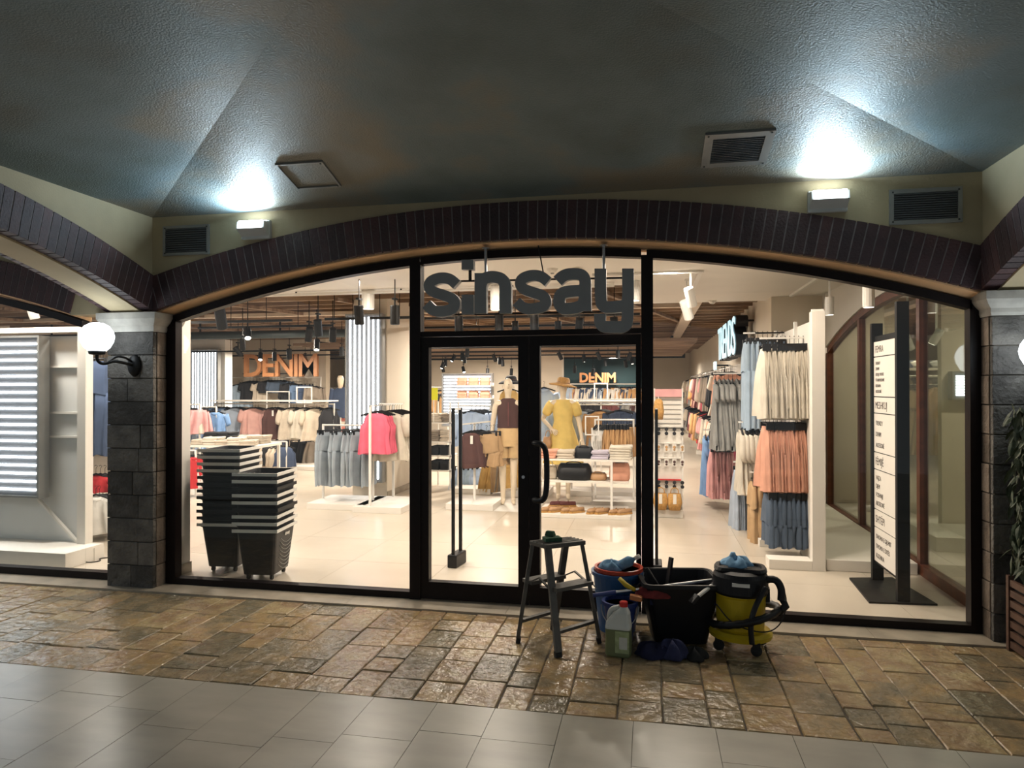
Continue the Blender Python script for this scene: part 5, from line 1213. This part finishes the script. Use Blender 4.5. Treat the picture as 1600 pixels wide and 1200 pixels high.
# ---- right wall: gondola panel with arms of clothes
gd = thing('wall_fixture', 'tall white wall fixture with square end post, right of the aisle', 'shelf', (1.45, 1.45, 0))
MB().box(1.39, 1.50, 1.42, 1.52, .0, 2.27).build('end_post', 'shop_white', gd, world=True, bev=.003)
MB().box(1.43, 1.47, 1.53, 4.70, .0, 2.20).build('back_panel', 'shop_white', gd, world=True)
MB().box(1.03, 1.39, 1.42, 1.60, .0, .085).build('foot', 'shop_white', gd, world=True, bev=.003)
MB().box(1.40, 1.50, 1.46, 1.50, 2.271, 2.29).build('top_cap', 'white_metal', gd, world=True)
for y in (2.3, 3.4): MB().box(1.08, 1.43, y, y+.10, .0, .07).build('foot', 'shop_white', gd, world=True, bev=.003)
for y in (2.22, 3.3, 4.3): MB().box(1.40, 1.43, y, y+.04, .07, 2.25).build('upright', 'white_metal', gd, world=True)
def arm(x0, y, z, x1=1.43):
    MB().box(x0, x1, y-.010, y+.010, z-.006, z+.012).build('arm', 'white_metal', gd, world=True)
def armrow(kind, cl, n, px0, px1, py, Y, lab, grp, W, L, rz=PI/2, **k):
    p0, p1 = at(px0, py, Y), at(px1, py, Y); z = p0.z; p1.z = z
    arm(p0.x-.03, Y, z, max(1.43, p1.x) if Y < 4.7 else 1.6)
    row(kind, cl, n, p0, p1, rz, lab, grp, W=W, L=L, jit=.08, **k)
armrow('skirt', 'cream', 11, 1192, 1262, 529, 1.95, 'cream pleated long skirt on the topmost arm of the wall fixture', 'cream skirts on the topmost arm', .42, .66)
armrow('skirt', 'peach', 11, 1196, 1258, 650, 1.95, 'peach skirt on the middle arm of the wall fixture', 'peach skirts on the middle arm', .36, .60)
armrow('shorts', 'darkdenim', 9, 1200, 1256, 757, 1.95, 'dark blue denim shorts on the lowest arm of the wall fixture', 'denim shorts on the lowest arm', .38, .47)
armrow('trousers', 'lightdenim', 3, 1166, 1180, 521, 2.9, 'long pale blue jeans on the second top arm', 'long pale jeans', .40, .95)
armrow('trousers', 'darkdenim', 6, 1184, 1222, 521, 2.9, 'long dark jeans behind the cream skirts', 'long dark jeans', .40, .70)
armrow('blouse', 'cream', 5, 1158, 1184, 660, 2.9, 'cream shirt on the second arm row left of the peach skirts', 'cream shirts', .46, .66)
armrow('trousers', 'tan', 3, 1176, 1192, 738, 2.6, 'tan trousers below the cream shirts', 'tan trousers', .36, .74)
armrow('skirt', 'greyblue', 3, 1150, 1168, 722, 3.3, 'slate blue long skirt below the cream shirts', 'slate blue skirts', .36, .72)
armrow('dress', 'grey', 7, 1118, 1158, 584, 4.1, 'grey pleated dress on the third arm of the wall fixture', 'grey pleated dresses', .40, .85)
armrow('skirt', 'pink', 6, 1112, 1142, 690, 4.5, 'pink skirt below the grey pleated dresses', 'pink skirts below the grey dresses', .38, .62)
armrow('dress', 'blue', 3, 1102, 1114, 672, 4.9, 'blue long dress left of the pink skirts', 'blue dresses left of the pink skirts', .36, .78)
# further wall fixtures down the aisle
def fixture(lab, y0, y1):
    f = thing('wall_fixture', lab, 'shelf', (1.55, y0, 0)); MB().box(1.52, 1.58, y0, y1, 0, 2.0).build('back_panel', 'shop_white', f, world=True); MB().box(1.10, 1.52, y0, y0+.1, 0, .08).build('foot', 'shop_white', f, world=True); MB().box(1.46, 1.52, y0, y0+.04, .08, 2.0).build('end_post', 'white_metal', f, world=True)
    for z in (1.9, 1.15): MB().tube([(1.15, y0+.1, z), (1.15, y1-.1, z)], .013, 6).build('rail', 'white_metal', f, world=True)
    for z in (1.9, 1.15):
        for y in (y0+.15, y1-.15): MB().box(1.15, 1.52, y-.01, y+.01, z, z+.015).build('bracket', 'white_metal', f, world=True)
segs = [(5.3, 7.2, 'first', [('shirt', 'peach'), ('dress', 'cream'), ('skirt', 'black'), ('coat', 'black'), ('vest', 'hotpink')]), (7.4, 9.4, 'second', [('shirt', 'taupe'), ('vest', 'hotpink'), ('blouse', 'pink'), ('shirt', 'cream')]),
        (9.6, 12, 'third', [('shirt', 'maroon'), ('blouse', 'pinkrose'), ('shirt', 'camel'), ('vest', 'red')]), (12.2, 15.5, 'fourth', [('shirt', 'grey'), ('vest', 'coral'), ('blouse', 'beige'), ('shirt', 'black')])]
for y0, y1, w_, kinds in segs:
    fixture('white wall fixture of mixed clothes, %s one beyond the fitting corner along the aisle' % w_, y0, y1)
    for z, nm_ in ((1.9, 'upper'), (1.15, 'lower')):
        for i, (kd, cl) in enumerate(kinds if z > 1.5 else kinds[::-1]):
            n = 3; 
            for j in range(n):
                y = y0+.2+(y1-y0-.4)*(i+j/n)/len(kinds); lb = '%s %s on the %s rail, %s aisle fixture' % (cl.replace('hotpink', 'hot pink').replace('pinkrose', 'dusty pink'), WORDS[kd], nm_, w_)
                garment(kd, cl, (1.15+R.uniform(-.05, .05), y, z+.001), .15+R.uniform(-.2, .2), lb+', '+ORD[j]+' one', lb, .40, .62 if z > 1.5 else .60, seed=j)
# ---- directory sign
dr = thing('directory_sign', 'black framed standing directory with white text panels by the side window', 'sign', (1.83, .9, 0))
MB().hexa([(1.632, 1.208, .0), (1.592, .536, 0), (2.067, .575, 0), (1.99, 1.29, 0), (1.632, 1.208, .014), (1.592, .536, .014), (2.067, .575, .014), (1.99, 1.29, .014)][:8]).build('base_plate', 'black_metal', dr, world=True)
for y, w_ in ((1.19, .045), (.60, .045)): MB().box(1.80, 1.885, y-w_/2, y+w_/2, .0145, 2.24 if y < 1 else 2.13).build('post', 'black_metal', dr, world=True)
MB().box(1.822, 1.842, .62, 1.17, .16, 2.02).build('board', 'black_metal', dr, world=True)
XP = 1.8195
ys_r = [528, 554, 621, 648.5, 714, 743, 810, 840, 898]
zz = [atX(1397, y, XP).z for y in ys_r]
texts = [[('FEMRA', .5)], [('TRENDY', 0), ('DENIM', 0), ('VESHJE SPORTI', 0), ('TË BRENDSHME', 0), ('PIZHAMA', 0), ('AKSESORË', 0)], [('MESHKUJ', .5)], [('TRENDY', 0), ('DENIM', 0), ('AKSESORË', 0)], [('FËMIJË', .5)], [('VAJZA', 0), ('DJEM', 0), ('FOSHNJE', 0), ('AKSESORË', 0)], [('SHTËPI', .5)], [('DHOMA E GJUMIT', 0), ('DHOMA E DITËS', 0), ('KUZHINA', 0)]]
def text(parent, body, loc, size, rot, ma, ext=.0, name='lettering', off=.0, align='LEFT', sx=1.0):
    cu = bpy.data.curves.new(name, 'FONT'); cu.body = body; cu.size = size; cu.extrude = ext; cu.offset = off; cu.align_x = align; cu.resolution_u = 3
    tmp = bpy.data.objects.new(name, cu); C.objects.link(tmp)
    dg = bpy.context.evaluated_depsgraph_get(); me = bpy.data.meshes.new_from_object(tmp.evaluated_get(dg)); bpy.data.objects.remove(tmp); bpy.data.curves.remove(cu)
    me.materials.clear(); me.materials.append(M[ma] if isinstance(ma, str) else ma)
    o = bpy.data.objects.new(name, me); C.objects.link(o); q = parent; off_ = Vector(loc)
    while q: off_ = off_-q.location; q = q.parent
    o.parent = parent; o.location = off_; o.rotation_euler = rot; o.scale = (sx, 1, 1); return o
rotL = (PI/2, 0, -PI/2)        # facing -X, reading towards -Y
for i in range(8):
    pnl = MB().box(XP-.004, XP+.002, .63, 1.165, zz[i+1]+.004, zz[i]-.004).build('text_panel', 'paper_white', dr, world=True)
    ts = texts[i]; hh = zz[i]-zz[i+1]
    for j, (t, b) in enumerate(ts):
        sp = min(.10, (hh-.05)/len(ts)); sz = min(.085, hh*.62) if b else min(.052, sp*.78)
        z = (zz[i]+zz[i+1])/2-sz*.36 if b else zz[i]-.03-sp*.75-sp*j
        text(pnl, t, (XP-.0052, 1.13 if b else 1.12, z), sz, rotL, 'ink', ext=.0004, sx=.85)
# ---- anti theft gates
def gate(lab, p, rz):
    g_ = thing('security_gate', lab, 'gate', p, rz)
    MB().box(-.045, .045, -.12, .12, 0, .115).build('base', 'black_plastic', g_, bev=.01)
    for s in (-1, 1): MB().box(-.012, .012, s*.085-.013, s*.085+.013, .115, 1.42).build('upright', 'black_metal', g_)
    MB().box(-.010, .010, -.072, .072, 1.40, 1.418).build('top_bar', 'white_metal', g_)
    return g_
gate('black security gate behind the left door leaf', (-1.71, 1.02, 0), -.12)
gate('black security gate just right of the door mullion', (.055, 1.02, 0), 0)
# ---- stacked shopping baskets
def basket_proto(lab, first):
    root = thing('shopping_basket', lab, 'basket', (0, 0, 0)); w0, d0, w1, d1, h = .265, .33, .335, .42, .43
    q = lambda w_, d_, z, r=.035: rrect(w_, d_, z, r, 3)
    if first == 'base':
        g = MB(); g.rings([q(w0-.02, d0-.02, .06), q(w1-.02, d1-.02, h), q(w1+.02, d1+.02, h), q(w1+.02, d1+.02, h-.028), q(w1, d1, h-.028), q(w0, d0, .05)])
    else:
        g = MB(); g.rings([q(w1-.05, d1-.05, h-.075), q(w1-.02, d1-.02, h), q(w1+.018, d1+.018, h), q(w1+.018, d1+.018, h-.026), q(w1+.004, d1+.004, h-.030), q(w1-.012, d1-.012, h-.085)])
    g.build('body', 'black_plastic', root)
    g = MB(); hw, hd = w1/2+.022, d1/2+.022
    # folded pale handle lying along the front and right rim
    g.rings([[(a*(1+.0), b, h-.018) for a, b in ((-hw, -hd), (hw, -hd), (hw, hd*.8))]+[(hw-.0+.006, hd*.8, h-.018), (hw+.006, -hd-.006, h-.018), (-hw, -hd-.006, h-.018)],
             [(a, b, h+.008) for a, b in ((-hw, -hd), (hw, -hd), (hw, hd*.8))]+[(hw+.006, hd*.8, h+.008), (hw+.006, -hd-.006, h+.008), (-hw, -hd-.006, h+.008)]])
    g.build('handle', 'black_plastic' if first == 'dark' else 'grey_plastic', root)
    if first == 'base':
        for sx in (-1, 1):
            for sy in (-1, 1):
                g = MB(); g.lathe([(.001, -.01), (.022, -.01), (.022, .01), (.001, .01)], 12, c=(sx*.10, sy*.12, .023), rot=Matrix.Rotation(PI/2, 3, 'Y')); wl = g.build('wheel', 'rubber', root)
                MB().box(sx*.10-.014, sx*.10+.014, sy*.12-.012, sy*.12+.012, .03, .055).build('wheel_fork', 'black_plastic', wl)
    return root
bb = basket_proto('black wheeled basket at the bottom of the tall left stack', 'base'); bs = basket_proto('black basket', 'stack'); bk = basket_proto('black basket', 'dark')
def stack(x, y, rz, n, step, lab):
    lb = 'black wheeled basket at the bottom of the %s basket stack' % lab
    if lab.startswith('tall'): bb.location = (x, y, 0); bb.rotation_euler = (0, 0, rz); bb['label'] = lb; bt = bb
    else: bt = dup(bb, (x, y, 0), rz, lb)
    bt['group'] = 'wheeled baskets under the stacks'
    for i in range(n):
        z = (i+1)*step; l_ = ('topmost black basket with pale handle in the %s stack' % lab) if i == n-1 else ('black basket, %s above the wheeled one, in the %s stack' % (ORD[i], lab))
        dark = (i < n-4) if lab.startswith('tall') else i in (2, 5)
        if dark: l_ = 'all black basket, %s above the wheeled one, in the %s stack' % (ORD[i], lab)
        src = bk if dark else bs
        if not src.get('used'):
            src['used'] = 1; src.location = (x, y, z); src.rotation_euler = (0, 0, rz); src['label'] = l_; src['group'] = 'baskets in the %s stack' % lab; continue
        dup(src, (x+R.uniform(-.003, .003), y+R.uniform(-.003, .003), z), rz+R.uniform(-.015, .015), l_, 'baskets in the %s stack' % lab)
    return bt
stack(-3.66, .55, .10, 11, .058, 'tall left')
b2 = stack(-3.21, .37, .12, 8, .058, 'shorter right')
# grille pattern and small logo lettering on the right basket
for k in range(9):
    t = k/8; z = .34-.255*t; pts = [(.1345+.068*(zz_-.05)/.38*.5, yy, zz_) for yy, zz_ in [(-.09+.22*u, z-.055*math.sin(u*2.4)) for u in [i/8 for i in range(9)]]]
    pts = [(p[0]+.004, p[1], p[2]) for p in pts if .06 < p[2] < .36]
    if len(pts) > 2:
        o = MB().tube(pts, .0028, 5).build('grille_bar', 'grille_grey', b2)
o = text(b2, 'sinsay', (0, 0, 0), .042, (PI/2, 0, PI/2), 'paper_white', ext=.0005, off=.001); o.location = (.172, -.02, .352)
# ---- left display window: white booth with horizontal light tubes
lw = thing('display_booth', 'white display booth with plinth and light tube panel in the left bay window', 'display stand', (-5.6, .6, 0))
za = at(60, 522, .7).z
xr = at(130, 600, .62).x; xl = at(0, 600, .62).x-1.6
MB().box(xr, xr+.09, .55, .64, .0, za).build('side_post', 'shop_white', lw, world=True)
MB().box(xl, xr, .64, .66, .10, za-.03).build('back_panel', 'booth_white', lw, world=True)
MB().box(xl, xr+.09, .55, .64, za, za+.05).build('top_rail', 'shop_white', lw, world=True)
MB().box(xl, at(105, 880, .22).x, .20, .638, 0, .14).build('plinth', 'shop_white', lw, world=True, bev=.004)
MB().box(at(105, 880, .22).x+.005, xr, .52, .638, 0, .12).build('corner_plinth', 'shop_white', lw, world=True)
for y in (573, 645, 682): p = at(66, y, .60); q = at(127, y, .60); MB().box(p.x, q.x, .61, .638, p.z-.010, p.z+.010).build('shelf_arm', 'shop_white', lw, world=True); MB().box(q.x-.012, q.x, .60, .6095, p.z-.008, p.z+.008).build('arm_cap', 'grille_grey', lw, world=True)
a_ = at(60, 780, .60); b_ = at(122, 848, .60); MB().bar(a_, b_, .03, .02).build('diagonal_strut', 'shop_white', lw, world=True)
p, q = at(-90, 530, .5), at(60, 775, .5)
led_panel('led_wall_panel', 'light tube panel of horizontal strips in the left bay window', p.x, q.x, q.z, p.z, .50, 19, vertical=False)
# clothes beside the booth
p = at(160, 552, 1.3); row('trousers', 'navy', 5, at(146, 550, 1.15), at(166, 550, 1.5), .5, 'long dark navy garment in the gap left of the stone column', 'dark navy garments', W=.32, L=.98)
p = at(150, 738, 1.5)
row('blouse', 'red', 3, at(150, 730, 1.35), at(164, 730, 1.6), .5, 'red and white patterned top below the dark navy garments', 'red tops', W=.30, L=.16)
row('shirt', 'white', 4, at(150, 762, 1.2), at(166, 762, 1.5), .5, 'white t-shirt on the lowest rail left of the stone column', 'white shirts', W=.32, L=.38)
rack('white rack of dark clothes left of the stone column', at(138, 600, 1.7).x, at(176, 600, 1.7).x, 1.75, at(150, 548, 1.7).z)
sk = thing('power_adapter', 'small white power adapter with cable on the floor of the left bay', 'adapter', tuple(fl(122, 880)))
MB().box(-.04, .04, -.03, .03, 0, .04).build('body', 'paper_white', sk, bev=.005); MB().tube(smooth_path([(.04, 0, .02), (.10, .02, .005), (.16, .10, .005), (.05, .18, .005), (.2, .24, .005)], 2), .005, 5).build('cable', 'rubber', sk)
# ---- ceiling equipment
MB().tube([(-13, 7.0, 2.62), (-4.5, 7.0, 2.62)], .075, 14).build('air_duct', 'duct', smooth=True); du = bpy.data.objects['air_duct']; tag(du, 'dark round air duct crossing under the wooden ceiling', 'duct')
for i in range(5): MB().box(-12+i*1.7, -11.97+i*1.7, 6.99, 7.01, 2.69, 3.021).build('hanger_strap', 'black_metal', du)
raft = struct(MB().box(-7.5, .9, 8.6, 8.68, 2.50, 2.56).build('ceiling_raft', wood_ceil))
y = 9.0
while y < 15.3:
    MB().box(-7.5, .9, y, y+.13, 2.50, 2.56).build('ceiling_slat', wood_ceil, raft); y += .36
for x in (-7, -4.5, -2, .4): MB().box(x, x+.05, 8.6, 15.3, 2.565, 2.60).build('cross_beam', 'black_metal', raft)
struct(MB().box(-7.6, 1.0, 15.42, 15.5, 2.46, 3.0).build('wall_bulkhead', 'black_metal'))
TZ = 2.55; tracks = {}
def track(lab, x0, x1, Y, z=TZ, ma='black_metal'):
    t = thing('light_track', lab, 'track', ((x0+x1)/2, Y, z)); MB().box(x0, x1, Y-.018, Y+.018, z, z+.034).build('rail', ma, t, world=True)
    n = max(2, int((x1-x0)/1.6))
    for i in range(n):
        x = x0+(x1-x0)*(i+.5)/n; MB().box(x-.004, x+.004, Y-.004, Y+.004, z+.034, (2.82 if Y < 3.3 or (x > -.25 and Y < 5.2) else 3.021) ).build('suspension', ma, t, world=True)
    return t
def headspot(lab, px, py, z, tilt, az, ma='black_plastic', s=1.0, lit=False, energy=0, grp='black spot heads on the tracks', Y=None, zt=None):
    d = ray(px, py)
    if Y is None: p = EYE+d*((z-CH)/d.z) if abs(d.z) > 1e-6 else at(px, py, 10)
    else: p = at(px, py, Y)
    rot = Matrix.Rotation(az, 3, 'Z') @ Matrix.Rotation(tilt, 3, 'X')
    root = thing('spot_lamp', lab, 'lamp', p, 0, grp)
    if ma == 'black_plastic':
        ma = 'black_metal'; zc__ = 3.021
        MB().box(-.005, .005, -.005, .005, .18*s, zc__-p.z).build('suspension', 'black_metal', root)
    MB().lathe([(.001, .10*s), (.048*s, .10*s), (.05*s, .09*s), (.05*s, -.10*s), (.044*s, -.105*s), (.042*s, -.09*s), (.001, -.09*s)], 14, rot=rot).build('head', ma, root, smooth=False)
    MB().lathe([(.001, -.088*s), (.041*s, -.088*s), (.041*s, -.096*s), (.001, -.096*s)], 12, rot=rot).build('lens', 'spot_glow', root)
    top = (zt or p.z+.16*s)-p.z
    MB().box(-.008, .008, -.008, .008, .05*s, top).build('stem', ma, root); MB().box(-.02, .02, -.045, .045, top, top+.02).build('adapter', ma, root)
    if energy:
        dirv = rot @ Vector((0, 0, -1)); light('spot_light', 'SPOT', p+dirv*.115*s, energy, WARM, .04, look(dirv), ang=1.3)
    return p
for i, (pxa, pxb, Y, lb) in enumerate([(300, 456, 4.05, 'short black light track high at the left, nearest one'), (508, 566, 4.0, 'short black light track left of the white spot tube'), (578, 640, 4.0, 'short black light track above the tall light tube panel'), (310, 520, 4.9, 'black light track in front of the air duct'),
     (300, 552, 9.2, 'black light track behind the air duct'), (300, 550, 11.2, 'black light track before the copper lettering'), (385, 552, 13.3, 'far black light track above the copper lettering, left end open'),
     (664, 1000, 4.2, 'black light track behind the hanging letters'), (664, 1000, 5.6, 'second black light track behind the hanging letters'), (668, 1000, 7.9, 'black light track high behind both door leaves'), (668, 1010, 8.9, 'second black light track behind both door leaves'), (668, 1010, 10.6, 'third black light track behind both door leaves'), (668, 1010, 12.4, 'fourth black light track behind both door leaves'), (668, 1010, 14.6, 'farthest black light track behind both door leaves')]):
    z = TZ if Y < 8.5 or Y > 15 else 2.42
    track(lb, at(pxa, 500, Y).x, at(pxb, 500, Y).x, Y, z)
heads = [(345, 497, .5, .3, 1.25), (387, 521, -.7, .6, 1.0), (372, 549, .7, -.6, 1.0), (379, 538, .4, .4, .9), (407, 557, -.6, .5, 1), (429, 557, 0, 0, 1), (452, 553, .3, .4, 1.1), (477, 562, .2, .3, .9), (500, 567, .6, .8, .9), (483, 522, .5, .7, 1.1), (497, 512, .4, .3, 1.1), (520, 523, .5, .5, 1.05), (495, 539, -.5, .4, 1), (534, 549, 0, 0, .9), (561, 492, .15, 0, 1.05), (617, 492, 0, 0, 1.05),
         (780, 503, 0, 0, 1.1), (835, 503, 0, 0, 1.1), (717, 507, .1, 0, 1.1), (805, 512, 0, 0, .9), (872, 512, 0, 0, .9), (905, 508, .2, .5, 1.0), (960, 507, .2, -.5, 1)]
RK = {}
for grp_ in ([h for h in heads if h[0] < 660], [h for h in heads if h[0] > 660]):
    for i, h in enumerate(sorted(grp_)): RK[h[0]] = (ORD+['thirteenth', 'fourteenth', 'fifteenth', 'sixteenth'])[i]
for i, (px, py, t, a, s) in enumerate(heads):
    dist_z = 2.42 if py < 530 else 2.33
    side = 'left of the door' if px < 660 else 'behind the hanging letters'
    headspot('black spot lamp hanging from the tracks %s, %s from the left' % (side, RK[px]), px, py, dist_z, t, a, s=s, grp='black spot lamps '+side)
DS = sorted(R.uniform(676, 808) for _ in range(13))+sorted(R.uniform(850, 990) for _ in range(13))
for i in range(26):
    px = DS[i]; py = R.uniform(551, 581); Y = R.uniform(9, 15)
    Y = min(15, .80*1080/(611-py)-4.5) if py < 565 else R.uniform(13, 15.2)
    headspot('small black spot lamp deep behind the %s door leaf, %s from the left' % (('left', 'right')[i//13], (ORD+['thirteenth'])[i % 13]), px, py, 2.3, R.uniform(-.7, .7), R.uniform(-1, 1), s=.95, grp='small deep spot lamps', Y=max(8, Y))
p_ = [(700, 576), (724, 577), (745, 576), (947, 584), (862, 569)]
# white spot tubes
for px, py, Y, t, a, s, lb in [(575, 462, 3.1, 0, 0, 1.6, 'white tube spot lamp above the tall light tube panel'), (775, 465, 3.0, 0, 0, 1.4, 'white tube spot lamp behind the letter n'), (990, 450, 3.0, 0, 0, 1.4, 'white tube spot lamp beside the letter y'),
                        (1079, 464, 2.4, .5, -.5, 1.0, 'white tilted spot lamp right of the door, front one'), (1073, 484, 3.0, .6, -.5, 1.1, 'white tilted spot lamp right of the door, behind the front one'), (1357, 462, 1.3, 0, 0, .95, 'white tube spot lamp over the directory'),
                        (1296, 478, 2.6, 0, 0, .9, 'white tube spot lamp near the wall fixture post'), (50, 484, .5, .3, -.4, .85, 'white spot lamp at the top of the left bay window')]:
    headspot(lb, px, py, 2.5, t, a, ma='white_metal', s=s, grp=None, Y=Y, zt=2.80, energy=6)
t = thing('light_track', 'white light track on the pale ceiling right of the door', 'track', (.3, 2.3, 2.79)); MB().box(-.6, .55, 2.38, 2.42, 2.79, 2.818).build('rail', 'white_metal', t, world=True); MB().box(.50, .54, 2.42, 4.2, 2.79, 2.818).build('side_rail', 'white_metal', t, world=True)
t = thing('light_track', 'white light track running over the white plinth', 'track', (1.9, 2, 2.79)); MB().box(1.80, 1.84, 1.0, 4.6, 2.79, 2.818).build('rail', 'white_metal', t, world=True); MB().box(1.81, 1.83, 1.2, 1.22, 2.75, 2.789).build('clip', 'white_metal', t, world=True)
t = thing('light_track', 'long white light track on the pale ceiling left of the door', 'track', (-2.5, 3.05, 2.79)); MB().box(-5.5, -.4, 3.02, 3.06, 2.77, 2.80).build('rail', 'white_metal', t, world=True)
for x in (-4.4, -3.0, -1.6): MB().box(x, x+.012, 3.03, 3.05, 2.80, 2.819).build('clip', 'black_metal', t, world=True)
for px, py, Y, lb in ((903, 412, 2.0, 'small white smoke detector on the pale ceiling behind the letter y'), (863, 408, 2.0, 'small white ceiling sensor behind the letter a'), (1113, 483, 5.0, 'white ceiling sensor at the edge of the pale ceiling')):
    p = at(px, py, Y); p.z = 2.82; t = thing('smoke_detector', lb, 'detector', p); MB().lathe([(.001, -.045), (.03, -.045), (.05, -.025), (.06, 0), (.001, 0)], 16).build('body', 'paper_white', t); MB().lathe([(.001, -.055), (.018, -.055), (.02, -.0451), (.001, -.0451)], 10).build('sensor_cap', 'grille_grey', t)
# ---- lettering signs in the shop
def letter_sign(lab, s, p, size, rot, ma, ext, off, sx, bx_=None, dx=(1, 0, 0)):
    root = thing('lettering_sign', lab, 'sign', p); adv = 0
    for ch in s:
        o = text(root, ch, p, size, rot, ma, ext=ext, off=off, name='letter', sx=sx); o.location = Vector(dx)*adv
        adv += (max(v.co.x for v in o.data.vertices)-min(v.co.x for v in o.data.vertices))*sx*1.0+size*.045+(0.0)
    return root
p = at(380, 588, 11.2); p2 = at(455, 588, 11.2)
ls = letter_sign('large copper lettering on the wall above the denim rails', 'DENIM', p, (at(380, 553, 11.2).z-p.z)*1.40, (PI/2, 0, 0), 'copper', .05, .012, .92)
MB().box(-.05, p2.x-p.x, .06, .08, .05, .08).build('mounting_rail', 'black_metal', ls); MB().box(-.05, p2.x-p.x, .06, .08, .45, .48).build('mounting_rail', 'black_metal', ls)
for x in (-.02, p2.x-p.x-.1): MB().box(x, x+.02, .08, .94, .45, .47).build('wall_bracket', 'black_metal', ls)
p = at(905, 597, 15.2)
ls = letter_sign('copper lettering on the dark teal wall', 'DENIM', p, (at(905, 582.5, 15.2).z-p.z)*1.40, (PI/2, 0, 0), 'copper', .04, .012, .95)
MB().box(0, 1.0, .05, .38, .1, .13).build('mounting_rail', 'black_metal', ls)
# lit sign facing the aisle
p = atX(1121, 563, 1.30); zt = atX(1121, 520, 1.30).z
ya, yb = atX(1122, 540, 1.30).y, atX(1149, 530, 1.30).y
tr = thing('lit_sign', 'glowing pale blue lettering sign on black boxes over the aisle', 'sign', (1.30, ya, 2.13))
adv = 0; L_ = ya-yb; hgt = .62
for ch in 'TRENDS':
    o = text(tr, ch, (1.30, ya, 2.13), hgt*1.39, rotL, 'lit_letter', ext=.006, off=.0, name='lit_letter'); xs = [v.co.x for v in o.data.vertices]; wd = max(xs)-min(xs); k = (L_/6*.93)/wd
    o.scale = (k, 1, 1); o.location = (0, -adv-.0+min(xs)*k, 0)
    o2 = text(tr, ch, (1.30, ya, 2.13), hgt*1.39, rotL, 'black_plastic', ext=.09, off=.02, name='letter_box'); o2.scale = (k, 1, 1); o2.location = (.105, -adv+min(xs)*k, 0)
    adv += L_/6
for z in (.12, .5): MB().box(.19, .29, -L_+.1, -L_+.13, z, z+.03).build('wall_bracket', 'black_metal', tr)
sm = MB().box(1.30, 1.34, 9.6, 9.9, at(1092, 578, 9.6).z-.0, at(1092, 565, 9.6).z).build('lit_sign', 'lit_letter'); tag(sm, 'small glowing sign further down the aisle', 'sign'); MB().box(1.34, 1.58, 9.7, 9.73, at(1092, 572, 9.6).z, at(1092, 572, 9.6).z+.03).build('wall_bracket', 'black_metal', sm)
led_panel('led_wall_panel', 'panel of light strips added for a reflection seen in the side window', at(1490, 600, 3.1).x, at(1530, 600, 3.1).x, at(1500, 622, 3.1).z, at(1500, 583, 3.1).z, 3.1, 8, vertical=False, depth=.09)  # added panel standing in for light strips reflected on the wall
# ---- clothes behind the side window
row('dress', 'tan', 8, at(1412, 592, 3.6), at(1466, 592, 3.6), .3, 'tan and sand long garment seen through the side window', 'sand garments behind the side window', W=.42, L=.75)
rack('white rack of sand garments behind the side window', at(1408, 590, 3.6).x, at(1475, 590, 3.6).x, 3.6, at(1412, 588, 3.6).z)
mixrow(['black', 'grey', 'beige', 'navy'], 7, at(1408, 640-5, 4.6), at(1470, 635, 4.6), .3, 'low behind the sand garments, through the side window', kinds=('skirt', 'blouse'), L=.5)
for k, y in enumerate((628, 600, 575)):
    p, q = at(1405, y, 4.4), at(1472, y, 4.4); o = MB().box(p.x, q.x, 4.4, 4.7, p.z-.03, p.z).build('wall_shelf', 'shop_white'); tag(o, '%s wall shelf seen through the side window' % ('lowest', 'middle', 'highest')[k], 'shelf'); MB().box(p.x, p.x+.02, 4.701, 4.715, 0.001, p.z).build('shelf_post', 'white_metal', o)
    for i in range(6): folded(('black', 'grey', 'beige', 'navy', 'white', 'brown')[(i+k) % 6], 'folded %s item on the %s shelf behind the side window' % (('black', 'grey', 'beige', 'navy', 'white', 'brown')[(i+k) % 6], ('lowest', 'middle', 'highest')[k]), (p.x+.05+(q.x-p.x-.08)*i/5.6, 4.55, p.z+.001), .13, .22, .09)
headspot('white spot lamp seen through the side window, left one', 1418, 534, 2.6, .6, -.9, ma='white_metal', s=.9, grp=None, Y=3.0, zt=2.89)
headspot('white spot lamp seen through the side window, right one', 1463, 526, 2.6, .5, 1.2, ma='white_metal', s=.8, grp=None, Y=2.6, zt=2.89)
